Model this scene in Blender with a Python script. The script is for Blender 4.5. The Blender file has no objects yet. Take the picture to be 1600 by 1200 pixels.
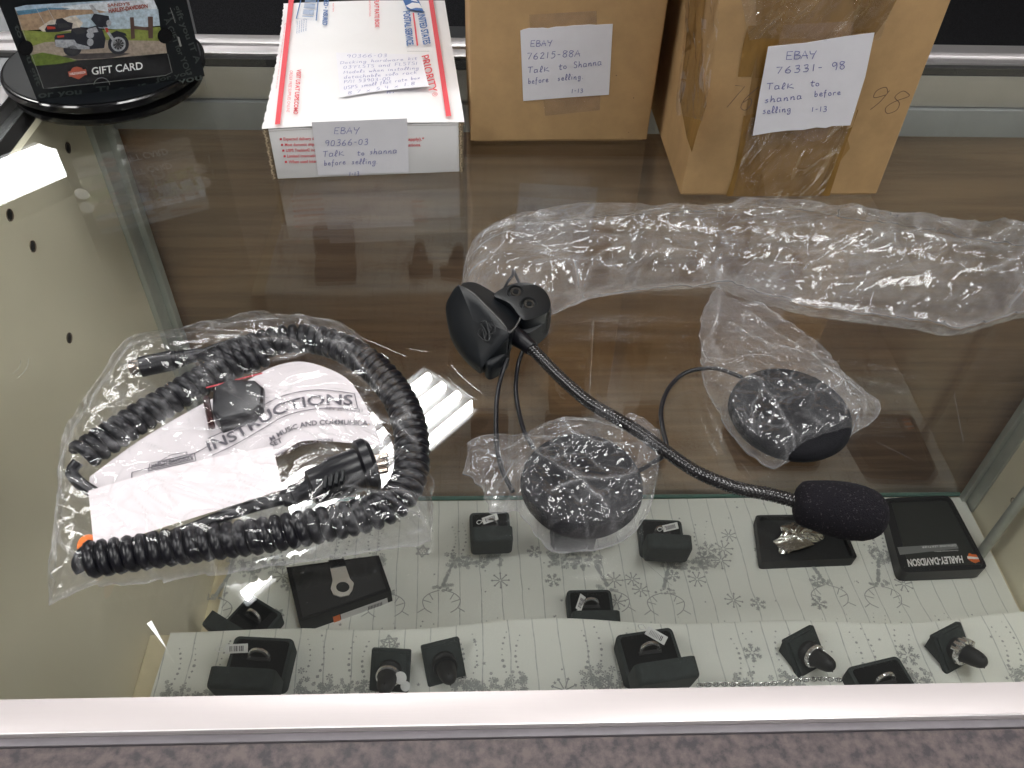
import bpy, bmesh, math, random
import numpy as np
from mathutils import Vector, Matrix
R = math.radians
scene = bpy.context.scene
COL = scene.collection
random.seed(7)

# ------------------------------------------------------------------ camera
CF, CH, CP, CYAW, CROLL = 1320.6, .3326, .7885, -.058, .0387
def cam_basis():
    f = Vector((0, math.cos(CP), -math.sin(CP))); r = Vector((1, 0, 0)); u = r.cross(f)
    Z = Matrix.Rotation(CYAW, 3, 'Z'); f, r, u = Z @ f, Z @ r, Z @ u
    r2 = math.cos(CROLL)*r + math.sin(CROLL)*u; u2 = -math.sin(CROLL)*r + math.cos(CROLL)*u
    return r2, u2, f
CR, CU, CFW = cam_basis()
CAM = Vector((0, 0, CH))
cd = bpy.data.cameras.new('camera'); cam = bpy.data.objects.new('camera', cd); COL.objects.link(cam)
m3 = Matrix((CR, CU, -CFW)).transposed()
cam.matrix_world = Matrix.Translation(CAM) @ m3.to_4x4()
cd.sensor_width = 36; cd.lens = CF/1600*36; cd.clip_start = .01; cd.clip_end = 60
scene.camera = cam

# ------------------------------------------------------------------ world, view
W = bpy.data.worlds.new('World'); scene.world = W; W.use_nodes = True
bg = W.node_tree.nodes['Background']; bg.inputs[0].default_value = (1, .96, .92, 1); bg.inputs[1].default_value = .075
scene.view_settings.view_transform = 'Standard'; scene.view_settings.look = 'None'
scene.view_settings.exposure = 0; scene.view_settings.gamma = 1
scene.cycles.transparent_max_bounces = 24
scene.cycles.max_bounces = 10
scene.cycles.caustics_reflective = False; scene.cycles.caustics_refractive = False
TUBE = 43.0      # radiance of the fluorescent tubes

# ------------------------------------------------------------------ photograph pixel -> point on a real surface
def ray(u, v): return CFW + CR*((u-800)/CF) - CU*((v-600)/CF)
def atz(u, v, z=0.0):
    d = ray(u, v); return CAM + d*((z-CH)/d.z)
def aty(u, v, y):
    d = ray(u, v); return CAM + d*(y/d.y)
def onplane(P0, N):
    P0, N = Vector(P0), Vector(N).normalized()
    def f(u, v, off=0.0):
        d = ray(u, v); return CAM + d*((P0 + N*off - CAM).dot(N)/d.dot(N))
    return f
def onheight(zf):
    def f(u, v, off=0.0):
        z = .01
        for _ in range(6):
            p = atz(u, v, z+off); z = zf(p.x, p.y)
        return atz(u, v, z+off)
    return f

# ------------------------------------------------------------------ materials
def mat(name, col, rough=.5, metal=0, spec=.5, var=0, vscale=30, bump=0, bscale=200, col2=None, coat=0, stretch=None, emit=0, trans=0):
    m = bpy.data.materials.new(name); m.use_nodes = True; nt = m.node_tree; n = nt.nodes; L = nt.links
    b = n['Principled BSDF']
    b.inputs['Base Color'].default_value = (*col, 1); b.inputs['Roughness'].default_value = rough
    b.inputs['Metallic'].default_value = metal; b.inputs['Specular IOR Level'].default_value = spec
    b.inputs['Coat Weight'].default_value = coat; b.inputs['Coat Roughness'].default_value = .15
    if emit:
        b.inputs['Emission Color'].default_value = (*col, 1); b.inputs['Emission Strength'].default_value = emit
    tc = n.new('ShaderNodeTexCoord'); mp = n.new('ShaderNodeMapping'); L.new(tc.outputs['Object'], mp.inputs[0])
    if stretch: mp.inputs['Scale'].default_value = stretch
    if var or col2:
        t = n.new('ShaderNodeTexNoise'); t.inputs['Scale'].default_value = vscale; t.inputs['Detail'].default_value = 8
        t.inputs['Roughness'].default_value = .65
        L.new(mp.outputs[0], t.inputs['Vector'])
        r = n.new('ShaderNodeValToRGB'); L.new(t.outputs['Fac'], r.inputs[0])
        c2 = col2 or tuple(c*(1-var) for c in col)
        r.color_ramp.elements[0].position = .38; r.color_ramp.elements[1].position = .62
        r.color_ramp.elements[0].color = (*c2, 1); r.color_ramp.elements[1].color = (*col, 1)
        L.new(r.outputs[0], b.inputs['Base Color'])
    if bump:
        t = n.new('ShaderNodeTexNoise'); t.inputs['Scale'].default_value = bscale; t.inputs['Detail'].default_value = 6
        L.new(mp.outputs[0], t.inputs['Vector'])
        bp = n.new('ShaderNodeBump'); bp.inputs['Strength'].default_value = bump; bp.inputs['Distance'].default_value = .001
        L.new(t.outputs['Fac'], bp.inputs['Height']); L.new(bp.outputs[0], b.inputs['Normal'])
    return m

def glassmat(name, tint=(.985, .992, .984), base=.075, power=5, rough=0.006, haze=0.0):
    m = bpy.data.materials.new(name); m.use_nodes = True; nt = m.node_tree; n = nt.nodes; L = nt.links
    n.remove(n['Principled BSDF']); out = n['Material Output']
    lw = n.new('ShaderNodeLayerWeight'); lw.inputs['Blend'].default_value = .5
    pw = n.new('ShaderNodeMath'); pw.operation = 'POWER'; pw.inputs[1].default_value = power
    L.new(lw.outputs['Facing'], pw.inputs[0])
    ma = n.new('ShaderNodeMath'); ma.operation = 'MULTIPLY_ADD'; ma.inputs[1].default_value = .9; ma.inputs[2].default_value = base
    L.new(pw.outputs[0], ma.inputs[0])
    tr = n.new('ShaderNodeBsdfTransparent'); tr.inputs[0].default_value = (*tint, 1)
    gl = n.new('ShaderNodeBsdfGlossy'); gl.inputs['Roughness'].default_value = rough; gl.inputs[0].default_value = (1, 1, 1, 1)
    mx = n.new('ShaderNodeMixShader'); L.new(ma.outputs[0], mx.inputs[0]); L.new(tr.outputs[0], mx.inputs[1]); L.new(gl.outputs[0], mx.inputs[2])
    last = mx
    if haze:
        df = n.new('ShaderNodeBsdfDiffuse'); df.inputs[0].default_value = (.8, .8, .8, 1)
        t = n.new('ShaderNodeTexNoise'); t.inputs['Scale'].default_value = 9; t.inputs['Detail'].default_value = 5
        tc = n.new('ShaderNodeTexCoord'); L.new(tc.outputs['Object'], t.inputs['Vector'])
        mr = n.new('ShaderNodeMapRange'); mr.inputs['From Min'].default_value = .45; mr.inputs['From Max'].default_value = .75
        mr.inputs['To Max'].default_value = haze; L.new(t.outputs['Fac'], mr.inputs[0])
        m2 = n.new('ShaderNodeMixShader'); L.new(mr.outputs[0], m2.inputs[0]); L.new(mx.outputs[0], m2.inputs[1]); L.new(df.outputs[0], m2.inputs[2])
        last = m2
    L.new(last.outputs[0], out.inputs[0])
    return m

def filmmat(name, base=.10, milk=.07, bump=.6, bscale=130, rough=.07, tint=(.97, .97, .98), mcol=(.9, .9, .93)):
    """thin clear polythene: mostly see-through, bright on creases, slightly milky"""
    m = bpy.data.materials.new(name); m.use_nodes = True; nt = m.node_tree; n = nt.nodes; L = nt.links
    n.remove(n['Principled BSDF']); out = n['Material Output']
    tc = n.new('ShaderNodeTexCoord')
    v = n.new('ShaderNodeTexVoronoi'); v.feature = 'DISTANCE_TO_EDGE'; v.inputs['Scale'].default_value = bscale
    wz = n.new('ShaderNodeTexNoise'); wz.inputs['Scale'].default_value = bscale*.4; wz.inputs['Detail'].default_value = 4
    ad = n.new('ShaderNodeVectorMath'); ad.operation = 'SCALE'; ad.inputs['Scale'].default_value = 1.6/bscale
    L.new(tc.outputs['Object'], wz.inputs['Vector']); L.new(wz.outputs['Color'], ad.inputs[0])
    a2 = n.new('ShaderNodeVectorMath'); a2.operation = 'ADD'; L.new(tc.outputs['Object'], a2.inputs[0]); L.new(ad.outputs[0], a2.inputs[1])
    L.new(a2.outputs[0], v.inputs['Vector'])
    n2 = n.new('ShaderNodeTexNoise'); n2.inputs['Scale'].default_value = bscale*.7; n2.inputs['Detail'].default_value = 5
    L.new(tc.outputs['Object'], n2.inputs['Vector'])
    sm = n.new('ShaderNodeMath'); sm.operation = 'ADD'; L.new(v.outputs['Distance'], sm.inputs[0]); L.new(n2.outputs['Fac'], sm.inputs[1])
    bp = n.new('ShaderNodeBump'); bp.inputs['Strength'].default_value = bump; bp.inputs['Distance'].default_value = .0022
    L.new(sm.outputs[0], bp.inputs['Height'])
    lw = n.new('ShaderNodeLayerWeight'); lw.inputs['Blend'].default_value = .5; L.new(bp.outputs[0], lw.inputs['Normal'])
    pw = n.new('ShaderNodeMath'); pw.operation = 'POWER'; pw.inputs[1].default_value = 4; L.new(lw.outputs['Facing'], pw.inputs[0])
    ma = n.new('ShaderNodeMath'); ma.operation = 'MULTIPLY_ADD'; ma.inputs[1].default_value = .6; ma.inputs[2].default_value = base; ma.use_clamp = True
    L.new(pw.outputs[0], ma.inputs[0])
    tr = n.new('ShaderNodeBsdfTransparent'); tr.inputs[0].default_value = (*tint, 1)
    gl = n.new('ShaderNodeBsdfGlossy'); gl.inputs['Roughness'].default_value = rough; gl.inputs[0].default_value = (1, 1, 1, 1)
    L.new(bp.outputs[0], gl.inputs['Normal'])
    mx = n.new('ShaderNodeMixShader'); L.new(ma.outputs[0], mx.inputs[0]); L.new(tr.outputs[0], mx.inputs[1]); L.new(gl.outputs[0], mx.inputs[2])
    df = n.new('ShaderNodeBsdfDiffuse'); df.inputs[0].default_value = (*mcol, 1)
    tl = n.new('ShaderNodeBsdfTranslucent'); tl.inputs[0].default_value = (*mcol, 1)
    dm = n.new('ShaderNodeMixShader'); dm.inputs[0].default_value = .35; L.new(df.outputs[0], dm.inputs[1]); L.new(tl.outputs[0], dm.inputs[2])
    t = n.new('ShaderNodeTexNoise'); t.inputs['Scale'].default_value = 45; t.inputs['Detail'].default_value = 6; L.new(tc.outputs['Object'], t.inputs['Vector'])
    mr = n.new('ShaderNodeMapRange'); mr.inputs['From Min'].default_value = .35; mr.inputs['From Max'].default_value = .75
    mr.inputs['To Min'].default_value = milk*.35; mr.inputs['To Max'].default_value = milk*2.2; L.new(t.outputs['Fac'], mr.inputs[0])
    aa = n.new('ShaderNodeAttribute'); aa.attribute_name = 'crease'
    am = n.new('ShaderNodeMath'); am.operation = 'MULTIPLY_ADD'; am.inputs[1].default_value = .32; am.use_clamp = True
    L.new(aa.outputs['Fac'], am.inputs[0]); L.new(mr.outputs[0], am.inputs[2])
    m2 = n.new('ShaderNodeMixShader'); L.new(am.outputs[0], m2.inputs[0]); L.new(mx.outputs[0], m2.inputs[1]); L.new(dm.outputs[0], m2.inputs[2])
    L.new(m2.outputs[0], out.inputs[0])
    return m

M = {}
M['alu'] = mat('brushed aluminium', (.80, .77, .78), .38, 1, bump=.05, bscale=900, stretch=(.05, 1, 1), var=.08, vscale=40)
M['rail'] = mat('satin off-white aluminium', (.64, .585, .59), .42, .3, bump=.03, bscale=900, stretch=(.05, 1, 1), var=.04, vscale=40)
M['alu_side'] = mat('anodised channel', (.52, .55, .50), .4, .25, var=.15, vscale=20, bump=.05)
M['alu_pale'] = mat('pale anodised strip', (.62, .60, .56), .35, .5, var=.1, vscale=15)
M['blue_strip'] = mat('blue grey strip', (.40, .42, .43), .4, .3, var=.1, vscale=18)
M['cream'] = mat('cream painted panel', (.86, .80, .62), .42, 0, .4, var=.05, vscale=6, bump=.04, bscale=90)
M['raw'] = mat('cream board', (.74, .66, .46), .7, var=.08, vscale=30)
M['hole'] = mat('dark peg hole', (.13, .09, .06), .8)
M['glass'] = glassmat('clear counter glass', haze=.006)
M['pane'] = glassmat('clear front pane', tint=(.985, .99, .985))
M['glass_edge'] = mat('green glass edge', (.10, .22, .18), .2)
M['lam'] = mat('speckled mauve laminate', (.135, .108, .105), .5, 0, .3, col2=(.055, .048, .055), vscale=190)
M['lamedge'] = mat('laminate edge', (.17, .155, .17), .5, var=.15, vscale=60)
M['grey'] = mat('grey counter', (.25, .26, .27), .25, var=.1, vscale=9)
M['black'] = mat('satin black plastic', (.004, .0055, .0075), .40, 0, .3)
M['blackm'] = mat('matte black', (.011, .012, .014), .6)
M['gloss'] = mat('gloss black plastic', (.006, .006, .007), .1, 0, .5)
M['rubber'] = mat('black rubber', (.005, .005, .008), .32, 0, .4, bump=.05, bscale=500)
M['soft'] = mat('charcoal flocked box', (.035, .045, .045), .75, 0, .35, bump=.15, bscale=1200, var=.2, vscale=120)
M['pad'] = mat('black velvet pad', (.006, .007, .008), .9, 0, .2)
M['chrome'] = mat('polished silver metal', (.80, .80, .80), .2, .75)
M['nickel'] = mat('warm nickel', (.68, .58, .50), .22, 1)
M['silver'] = mat('cast silver', (.78, .77, .74), .24, .95)
M['steel'] = mat('bright satin steel', (.80, .76, .72), .35, .45)
M['paper'] = mat('white paper', (.80, .79, .84), .8, 0, .2, var=.03, vscale=60)
M['sheet'] = mat('greyish sheet', (.74, .69, .71), .75, 0, .2, var=.03, vscale=40)
M['pinkpaper'] = mat('pinkish white paper', (.86, .79, .81), .75, 0, .2, var=.03, vscale=40)
M['white'] = mat('white card', (.80, .79, .80), .6, 0, .3, var=.02, vscale=30)
M['kraft'] = mat('kraft cardboard', (.53, .345, .17), .75, 0, .25, var=.10, vscale=55, bump=.05, bscale=500)
M['kraft2'] = mat('worn kraft cardboard', (.51, .325, .155), .7, 0, .3, var=.16, vscale=35, bump=.1, bscale=250)
M['flute'] = mat('corrugated edge', (.25, .19, .12), .9, col2=(.08, .06, .04), vscale=900)
M['tape'] = mat('amber packing tape', (.36, .20, .055), .16, 0, .6, var=.35, vscale=45, bump=.35, bscale=120, stretch=(1, 1, .3))
M['cleartape'] = filmmat('clear tape', base=.03, milk=.22, bump=.05, bscale=60, rough=.2, mcol=(.62, .47, .40))
M['shrink'] = filmmat('clear wrap tape', base=.13, milk=.012, bump=.5, bscale=50, mcol=(.8, .68, .5))
M['ink'] = mat('blue ballpoint ink', (.17, .18, .42), .6)
M['inkk'] = mat('brown black marker', (.12, .07, .045), .6)
M['red'] = mat('postal red ink', (.68, .07, .09), .6)
M['blue'] = mat('postal blue ink', (.04, .13, .36), .6)
M['bluelt'] = mat('barcode blue', (.25, .35, .55), .6)
M['print'] = mat('black print', (.10, .09, .11), .6)
M['whiteink'] = mat('white print', (.85, .85, .85), .5)
M['greyink'] = mat('dim grey print', (.035, .045, .043), .4)
M['midgrey'] = mat('mid grey print', (.18, .19, .19), .5)
M['orange'] = mat('orange', (.85, .18, .03), .45)
M['tagorange'] = mat('orange tag', (.95, .22, .03), .5)
M['film'] = filmmat('crumpled clear polythene', base=.042, milk=.05, bump=.30, bscale=105, rough=.06)
M['film2'] = filmmat('crumpled clear polythene bag', base=.036, milk=.036, bump=.22, bscale=70, rough=.06)
M['film3'] = filmmat('taut clear polythene bag', base=.030, milk=.010, bump=.3, bscale=75, rough=.05)
M['scratch'] = filmmat('scratch mark', base=.25, milk=.14, bump=0, rough=.25)
M['cond'] = mat('shadow gap', (.01, .01, .01), .9)

def wood_mat():
    m = bpy.data.materials.new('brown wood laminate'); m.use_nodes = True; nt = m.node_tree; n = nt.nodes; L = nt.links
    b = n['Principled BSDF']; tc = n.new('ShaderNodeTexCoord'); mp = n.new('ShaderNodeMapping'); L.new(tc.outputs['Object'], mp.inputs[0])
    mp.inputs['Scale'].default_value = (1.2, 1, 22)
    a = n.new('ShaderNodeTexNoise'); a.inputs['Scale'].default_value = 4; a.inputs['Detail'].default_value = 9; a.inputs['Roughness'].default_value = .5
    a.inputs['Distortion'].default_value = .25; L.new(mp.outputs[0], a.inputs['Vector'])
    mp2 = n.new('ShaderNodeMapping'); L.new(tc.outputs['Object'], mp2.inputs[0]); mp2.inputs['Scale'].default_value = (5, 1, 160)
    c = n.new('ShaderNodeTexNoise'); c.inputs['Scale'].default_value = 4; c.inputs['Detail'].default_value = 5; L.new(mp2.outputs[0], c.inputs['Vector'])
    mx = n.new('ShaderNodeMath'); mx.operation = 'MULTIPLY_ADD'; mx.inputs[1].default_value = .3
    L.new(c.outputs['Fac'], mx.inputs[0]); L.new(a.outputs['Fac'], mx.inputs[2])
    r = n.new('ShaderNodeValToRGB'); L.new(mx.outputs[0], r.inputs[0])
    r.color_ramp.elements[0].position = .52; r.color_ramp.elements[0].color = (.24, .120, .056, 1)
    r.color_ramp.elements[1].position = .9; r.color_ramp.elements[1].color = (.42, .235, .118, 1)
    L.new(r.outputs[0], b.inputs['Base Color']); b.inputs['Roughness'].default_value = .45
    return m
M['wood'] = wood_mat()

def cloth_mat():
    m = bpy.data.materials.new('pale woven cotton with thin stripes'); m.use_nodes = True; nt = m.node_tree; n = nt.nodes; L = nt.links
    b = n['Principled BSDF']; tc = n.new('ShaderNodeTexCoord'); sp = n.new('ShaderNodeSeparateXYZ'); L.new(tc.outputs['Object'], sp.inputs[0])
    wn = n.new('ShaderNodeTexNoise'); wn.inputs['Scale'].default_value = 12; L.new(tc.outputs['Object'], wn.inputs['Vector'])
    wa = n.new('ShaderNodeMath'); wa.operation = 'MULTIPLY_ADD'; wa.inputs[1].default_value = .010; L.new(wn.outputs['Fac'], wa.inputs[0]); L.new(sp.outputs[0], wa.inputs[2])
    sk = n.new('ShaderNodeMath'); sk.operation = 'MULTIPLY_ADD'; sk.inputs[1].default_value = .03; L.new(sp.outputs[1], sk.inputs[0]); L.new(wa.outputs[0], sk.inputs[2])
    md = n.new('ShaderNodeMath'); md.operation = 'MULTIPLY'; md.inputs[1].default_value = 1/.0275; L.new(sk.outputs[0], md.inputs[0])
    fr = n.new('ShaderNodeMath'); fr.operation = 'FRACT'; L.new(md.outputs[0], fr.inputs[0])
    lt = n.new('ShaderNodeMath'); lt.operation = 'LESS_THAN'; lt.inputs[1].default_value = .045; L.new(fr.outputs[0], lt.inputs[0])
    n2 = n.new('ShaderNodeTexNoise'); n2.inputs['Scale'].default_value = 150; L.new(tc.outputs['Object'], n2.inputs['Vector'])
    g = n.new('ShaderNodeMath'); g.operation = 'MULTIPLY'; L.new(lt.outputs[0], g.inputs[0]); L.new(n2.outputs['Fac'], g.inputs[1])
    mix = n.new('ShaderNodeMixRGB'); L.new(g.outputs[0], mix.inputs[0]); mix.inputs[1].default_value = (.84, .85, .80, 1); mix.inputs[2].default_value = (.33, .35, .35, 1)
    L.new(mix.outputs[0], b.inputs['Base Color']); b.inputs['Roughness'].default_value = .85; b.inputs['Specular IOR Level'].default_value = .15
    wv = n.new('ShaderNodeTexNoise'); wv.inputs['Scale'].default_value = 900; L.new(tc.outputs['Object'], wv.inputs['Vector'])
    bp = n.new('ShaderNodeBump'); bp.inputs['Strength'].default_value = .15; bp.inputs['Distance'].default_value = .0005
    L.new(wv.outputs['Fac'], bp.inputs['Height']); L.new(bp.outputs[0], b.inputs['Normal'])
    return m
M['cloth'] = cloth_mat()
M['clothink'] = mat('grey fabric print', (.42, .43, .42), .85, 0, .1)

def foam_mat():
    m = mat('black acoustic foam', (.010, .009, .012), .95, 0, .15, bump=.9, bscale=1500)
    nt = m.node_tree; n = nt.nodes; L = nt.links; b = n['Principled BSDF']
    tc = n.new('ShaderNodeTexCoord'); v = n.new('ShaderNodeTexVoronoi'); v.inputs['Scale'].default_value = 2200; L.new(tc.outputs['Object'], v.inputs['Vector'])
    sp = n.new('ShaderNodeSeparateColor'); L.new(v.outputs['Color'], sp.inputs[0])
    gt = n.new('ShaderNodeMath'); gt.operation = 'GREATER_THAN'; gt.inputs[1].default_value = .96; L.new(sp.outputs[0], gt.inputs[0])
    mix = n.new('ShaderNodeMixRGB'); L.new(gt.outputs[0], mix.inputs[0]); mix.inputs[1].default_value = (.010, .009, .012, 1); mix.inputs[2].default_value = (.05, .045, .05, 1)  # foam sparkle painted as sparse lighter specks in the base colour
    L.new(mix.outputs[0], b.inputs['Base Color'])
    return m
M['foam'] = foam_mat(); M['padfoam'] = mat('fine black pad foam', (.006, .006, .008), .8, 0, .15, bump=.3, bscale=1200)
M['carpet'] = mat('dark speckled carpet', (.03, .03, .034), .95, 0, .1, col2=(.004, .004, .005), vscale=260, bump=.6, bscale=500)

# ------------------------------------------------------------------ mesh builder
class MB:
    def __init__(s, T=None): s.v = []; s.f = []; s.T = T
    def add(s, vs, fs):
        o = len(s.v)
        for p in vs:
            p = Vector(p); s.v.append(s.T @ p if s.T else p)
        for f in fs: s.f.append(tuple(i+o for i in f))
        return s
    def box(s, x0, y0, z0, x1, y1, z1, bev=0, seg=2, M4=None):
        bm = bmesh.new(); bmesh.ops.create_cube(bm, size=1)
        for v in bm.verts: v.co = Vector(((x0+x1)/2+v.co.x*(x1-x0), (y0+y1)/2+v.co.y*(y1-y0), (z0+z1)/2+v.co.z*(z1-z0)))
        if bev: bmesh.ops.bevel(bm, geom=list(bm.edges), offset=bev, segments=seg, affect='EDGES', profile=.6)
        return s.bm(bm, M4)
    def bm(s, bm, M4=None):
        bm.verts.index_update()
        vs = [(M4 @ v.co if M4 else v.co.copy()) for v in bm.verts]
        fs = [[v.index for v in f.verts] for f in bm.faces]; bm.free()
        return s.add(vs, fs)
    def prism(s, poly, z0, z1, bev=0, M4=None, seg=2):
        bm = bmesh.new(); vs = [bm.verts.new((p[0], p[1], z1)) for p in poly]; f = bm.faces.new(vs)
        if f.normal.z == 0: f.normal_update()
        if f.normal.z < 0: f.normal_flip()
        r = bmesh.ops.extrude_face_region(bm, geom=[f]); 
        for g in r['geom']:
            if isinstance(g, bmesh.types.BMVert): g.co.z = z0
        bmesh.ops.recalc_face_normals(bm, faces=bm.faces)
        if bev:
            es = [e for e in bm.edges if abs(e.verts[0].co.z-z1) < 1e-7 and abs(e.verts[1].co.z-z1) < 1e-7]
            bmesh.ops.bevel(bm, geom=es, offset=bev, segments=seg, affect='EDGES', profile=.6)
        return s.bm(bm, M4)
    def tube(s, path, r, n=8, closed=False, rf=None, caps=True):
        P = [Vector(p) for p in path]; N = len(P); vs = []; fs = []
        up = Vector((0, 0, 1)); prev = None
        for i in range(N):
            a = P[i-1] if (i or closed) else P[i]; b = P[(i+1) % N] if (i < N-1 or closed) else P[i]
            t = (b-a).normalized()
            if prev is None:
                x = up.cross(t)
                if x.length < 1e-3: x = Vector((1, 0, 0)).cross(t)
            else: x = prev - t*prev.dot(t)
            x.normalize(); prev = x; y = t.cross(x)
            for j in range(n):
                an = 2*math.pi*j/n; rr = rf(i, j, an) if rf else (r[i] if isinstance(r, (list, tuple)) else r)
                vs.append(P[i] + (x*math.cos(an)+y*math.sin(an))*rr)
        for i in range(N if closed else N-1):
            k = (i+1) % N
            for j in range(n): fs.append((i*n+j, i*n+(j+1) % n, k*n+(j+1) % n, k*n+j))
        if caps and not closed: fs.append(tuple(range(n))[::-1]); fs.append(tuple((N-1)*n+j for j in range(n)))
        return s.add(vs, fs)
    def lathe(s, prof, n=32, M4=None, cap=True):
        vs = []; fs = []
        for r, z in prof:
            for j in range(n):
                a = 2*math.pi*j/n; p = Vector((r*math.cos(a), r*math.sin(a), z)); vs.append(M4 @ p if M4 else p)
        for i in range(len(prof)-1):
            for j in range(n): fs.append((i*n+j, i*n+(j+1) % n, (i+1)*n+(j+1) % n, (i+1)*n+j))
        if cap:
            fs.append(tuple(range(n))[::-1]); fs.append(tuple((len(prof)-1)*n+j for j in range(n)))
        return s.add(vs, fs)
    def poly(s, pts): return s.add(pts, [tuple(range(len(pts)))])
    def grid(s, fn, nu, nv):
        vs = [fn(i/nu, j/nv) for j in range(nv+1) for i in range(nu+1)]
        fs = [(j*(nu+1)+i, j*(nu+1)+i+1, (j+1)*(nu+1)+i+1, (j+1)*(nu+1)+i) for j in range(nv) for i in range(nu)]
        return s.add(vs, fs)
    def ribbon(s, pts, w, nrm):
        P = [Vector(p) for p in pts]; nrm = Vector(nrm)
        vs = []; fs = []
        for i, p in enumerate(P):
            t = P[min(i+1, len(P)-1)]-P[max(i-1, 0)]
            if t.length < 1e-9: t = Vector((1, 0, 0))
            d = t.normalized().cross(nrm)*w/2
            vs += [p-d, p+d]
        for i in range(len(P)-1): fs.append((2*i, 2*i+1, 2*i+3, 2*i+2))
        return s.add(vs, fs)

def full_matrix(o):
    m = o.matrix_local if hasattr(o, 'matrix_local') else Matrix()
    m = Matrix.LocRotScale(o.location, o.rotation_euler, o.scale)
    return full_matrix(o.parent) @ m if o.parent else m
def obj(name, mb, m, parent=None, smooth=40, local=False, kind=None):
    me = bpy.data.meshes.new(name)
    vs = mb.v
    if parent and not local:
        inv = full_matrix(parent).inverted(); vs = [inv @ v for v in vs]
    o = bpy.data.objects.new(name, me); COL.objects.link(o)
    if not parent and not local and vs:
        c = sum(vs, Vector())/len(vs); c.z = min(v.z for v in vs)
        vs = [v-c for v in vs]; o.location = c
    me.from_pydata([tuple(v) for v in vs], [], mb.f); me.update()
    bm = bmesh.new(); bm.from_mesh(me)
    if len(bm.faces) > 1 and smooth: 
        for e in bm.edges:
            if len(e.link_faces) == 2 and e.calc_face_angle(0) > R(smooth): e.smooth = False
        for f in bm.faces: f.smooth = True
    bm.to_mesh(me); bm.free()
    me.materials.append(M[m] if isinstance(m, str) else m)
    if parent: o.parent = parent
    if kind: o['kind'] = kind
    return o
def closedmesh(o):
    bm = bmesh.new(); bm.from_mesh(o.data); bmesh.ops.recalc_face_normals(bm, faces=bm.faces); bm.to_mesh(o.data); bm.free(); return o
def thing(name, label, cat, loc=(0, 0, 0), rot=(0, 0, 0), group=None):
    o = bpy.data.objects.new(name, None); COL.objects.link(o); o.location = loc; o.rotation_euler = rot
    o.empty_display_size = .02; o['label'] = label; o['category'] = cat
    if group: o['group'] = group
    return o
def tag(o, label, cat, group=None):
    o['label'] = label; o['category'] = cat
    if group: o['group'] = group
    return o
def copy_tree(o, parent=None):
    c = o.copy(); COL.objects.link(c)
    if parent: c.parent = parent
    for ch in list(o.children): copy_tree(ch, c)
    return c

# smooth helpers
def catmull(P, per=6, closed=False):
    P = [Vector(p) for p in P]; n = len(P); out = []
    if n < 3 and not closed: return P
    for i in range(n if closed else n-1):
        p0 = P[i-1] if (i or closed) else P[0]; p1 = P[i]; p2 = P[(i+1) % n]; p3 = P[(i+2) % n] if (closed or i+2 < n) else P[-1]
        for k in range(per):
            t = k/per
            out.append(.5*((2*p1)+(p2-p0)*t+(2*p0-5*p1+4*p2-p3)*t*t+(3*p1-p0-3*p2+p3)*t**3))
    if not closed: out.append(P[-1])
    return out
def resample(P, step):
    P = [Vector(p) for p in P]; L = [0]
    for a, b in zip(P, P[1:]): L.append(L[-1]+(b-a).length)
    n = max(2, int(L[-1]/step)); out = []; j = 0
    for k in range(n+1):
        d = L[-1]*k/n
        while j < len(L)-2 and L[j+1] < d: j += 1
        t = (d-L[j])/max(1e-9, L[j+1]-L[j]); out.append(P[j].lerp(P[j+1], t))
    return out

# ------------------------------------------------------------------ text
_tc = {}
def text2d(s, bold=0.0, shear=0.0):
    k = (s, bold, shear)
    if k in _tc: return _tc[k]
    c = bpy.data.curves.new('txt', 'FONT'); c.body = s; c.size = 1; c.offset = bold; c.shear = shear; c.resolution_u = 3; c.fill_mode = 'FRONT'
    o = bpy.data.objects.new('txt', c); COL.objects.link(o)
    dg = bpy.context.evaluated_depsgraph_get(); dg.update()
    me = o.evaluated_get(dg).to_mesh()
    vs = [(v.co.x, v.co.y) for v in me.vertices]; fs = [tuple(p.vertices) for p in me.polygons]
    o.evaluated_get(dg).to_mesh_clear(); bpy.data.objects.remove(o); bpy.data.curves.remove(c)
    x0 = min(v[0] for v in vs); x1 = max(v[0] for v in vs)
    r = ([((x-x0)/(x1-x0), y/.70) for x, y in vs], fs)   # x 0..1 over the width, y 1 = cap height
    _tc[k] = r; return r
def pxtext(mb, s, p0, p1, h, surf, off=.0004, bold=0.0, shear=0.0, slant=None):
    """string s in the photograph's pixels from baseline start p0 to end p1, cap height h px"""
    vs, fs = text2d(s, bold, shear)
    d = (p1[0]-p0[0], p1[1]-p0[1]); L = math.hypot(*d); up = slant or (d[1]/L*1.0, -d[0]/L*1.0)
    mb.add([surf(p0[0]+d[0]*x+up[0]*h*y, p0[1]+d[1]*x+up[1]*h*y, off) for x, y in vs], fs)
def pathtext(mb, s, path, h, surf, off=.0004, bold=.0, up=None, stretch=1.0):
    P = resample(catmull([(x, y, 0) for x, y in path], 8), 1.0); n = len(P)
    vs, fs = text2d(s, bold); out = []
    for x, y in vs:
        i = min(max(x, 0), .9999)*(n-1); k = int(i); p = P[k].lerp(P[min(k+1, n-1)], i-k)
        t = (P[min(k+3, n-1)]-P[max(k-3, 0)]).normalized(); u = up or (t.y, -t.x)
        out.append(surf(p.x+u[0]*h*y, p.y+u[1]*h*y, off))
    mb.add(out, fs)
def pxpoly(mb, pts, surf, off=.0003): mb.poly([surf(u, v, off) for u, v in pts])
def pxline(mb, pts, w, surf, nrm, off=.0004, smooth=False):
    P = [surf(u, v, off) for u, v in pts]
    if smooth: P = catmull(P, 5)
    mb.ribbon(P, w, nrm)

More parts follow.
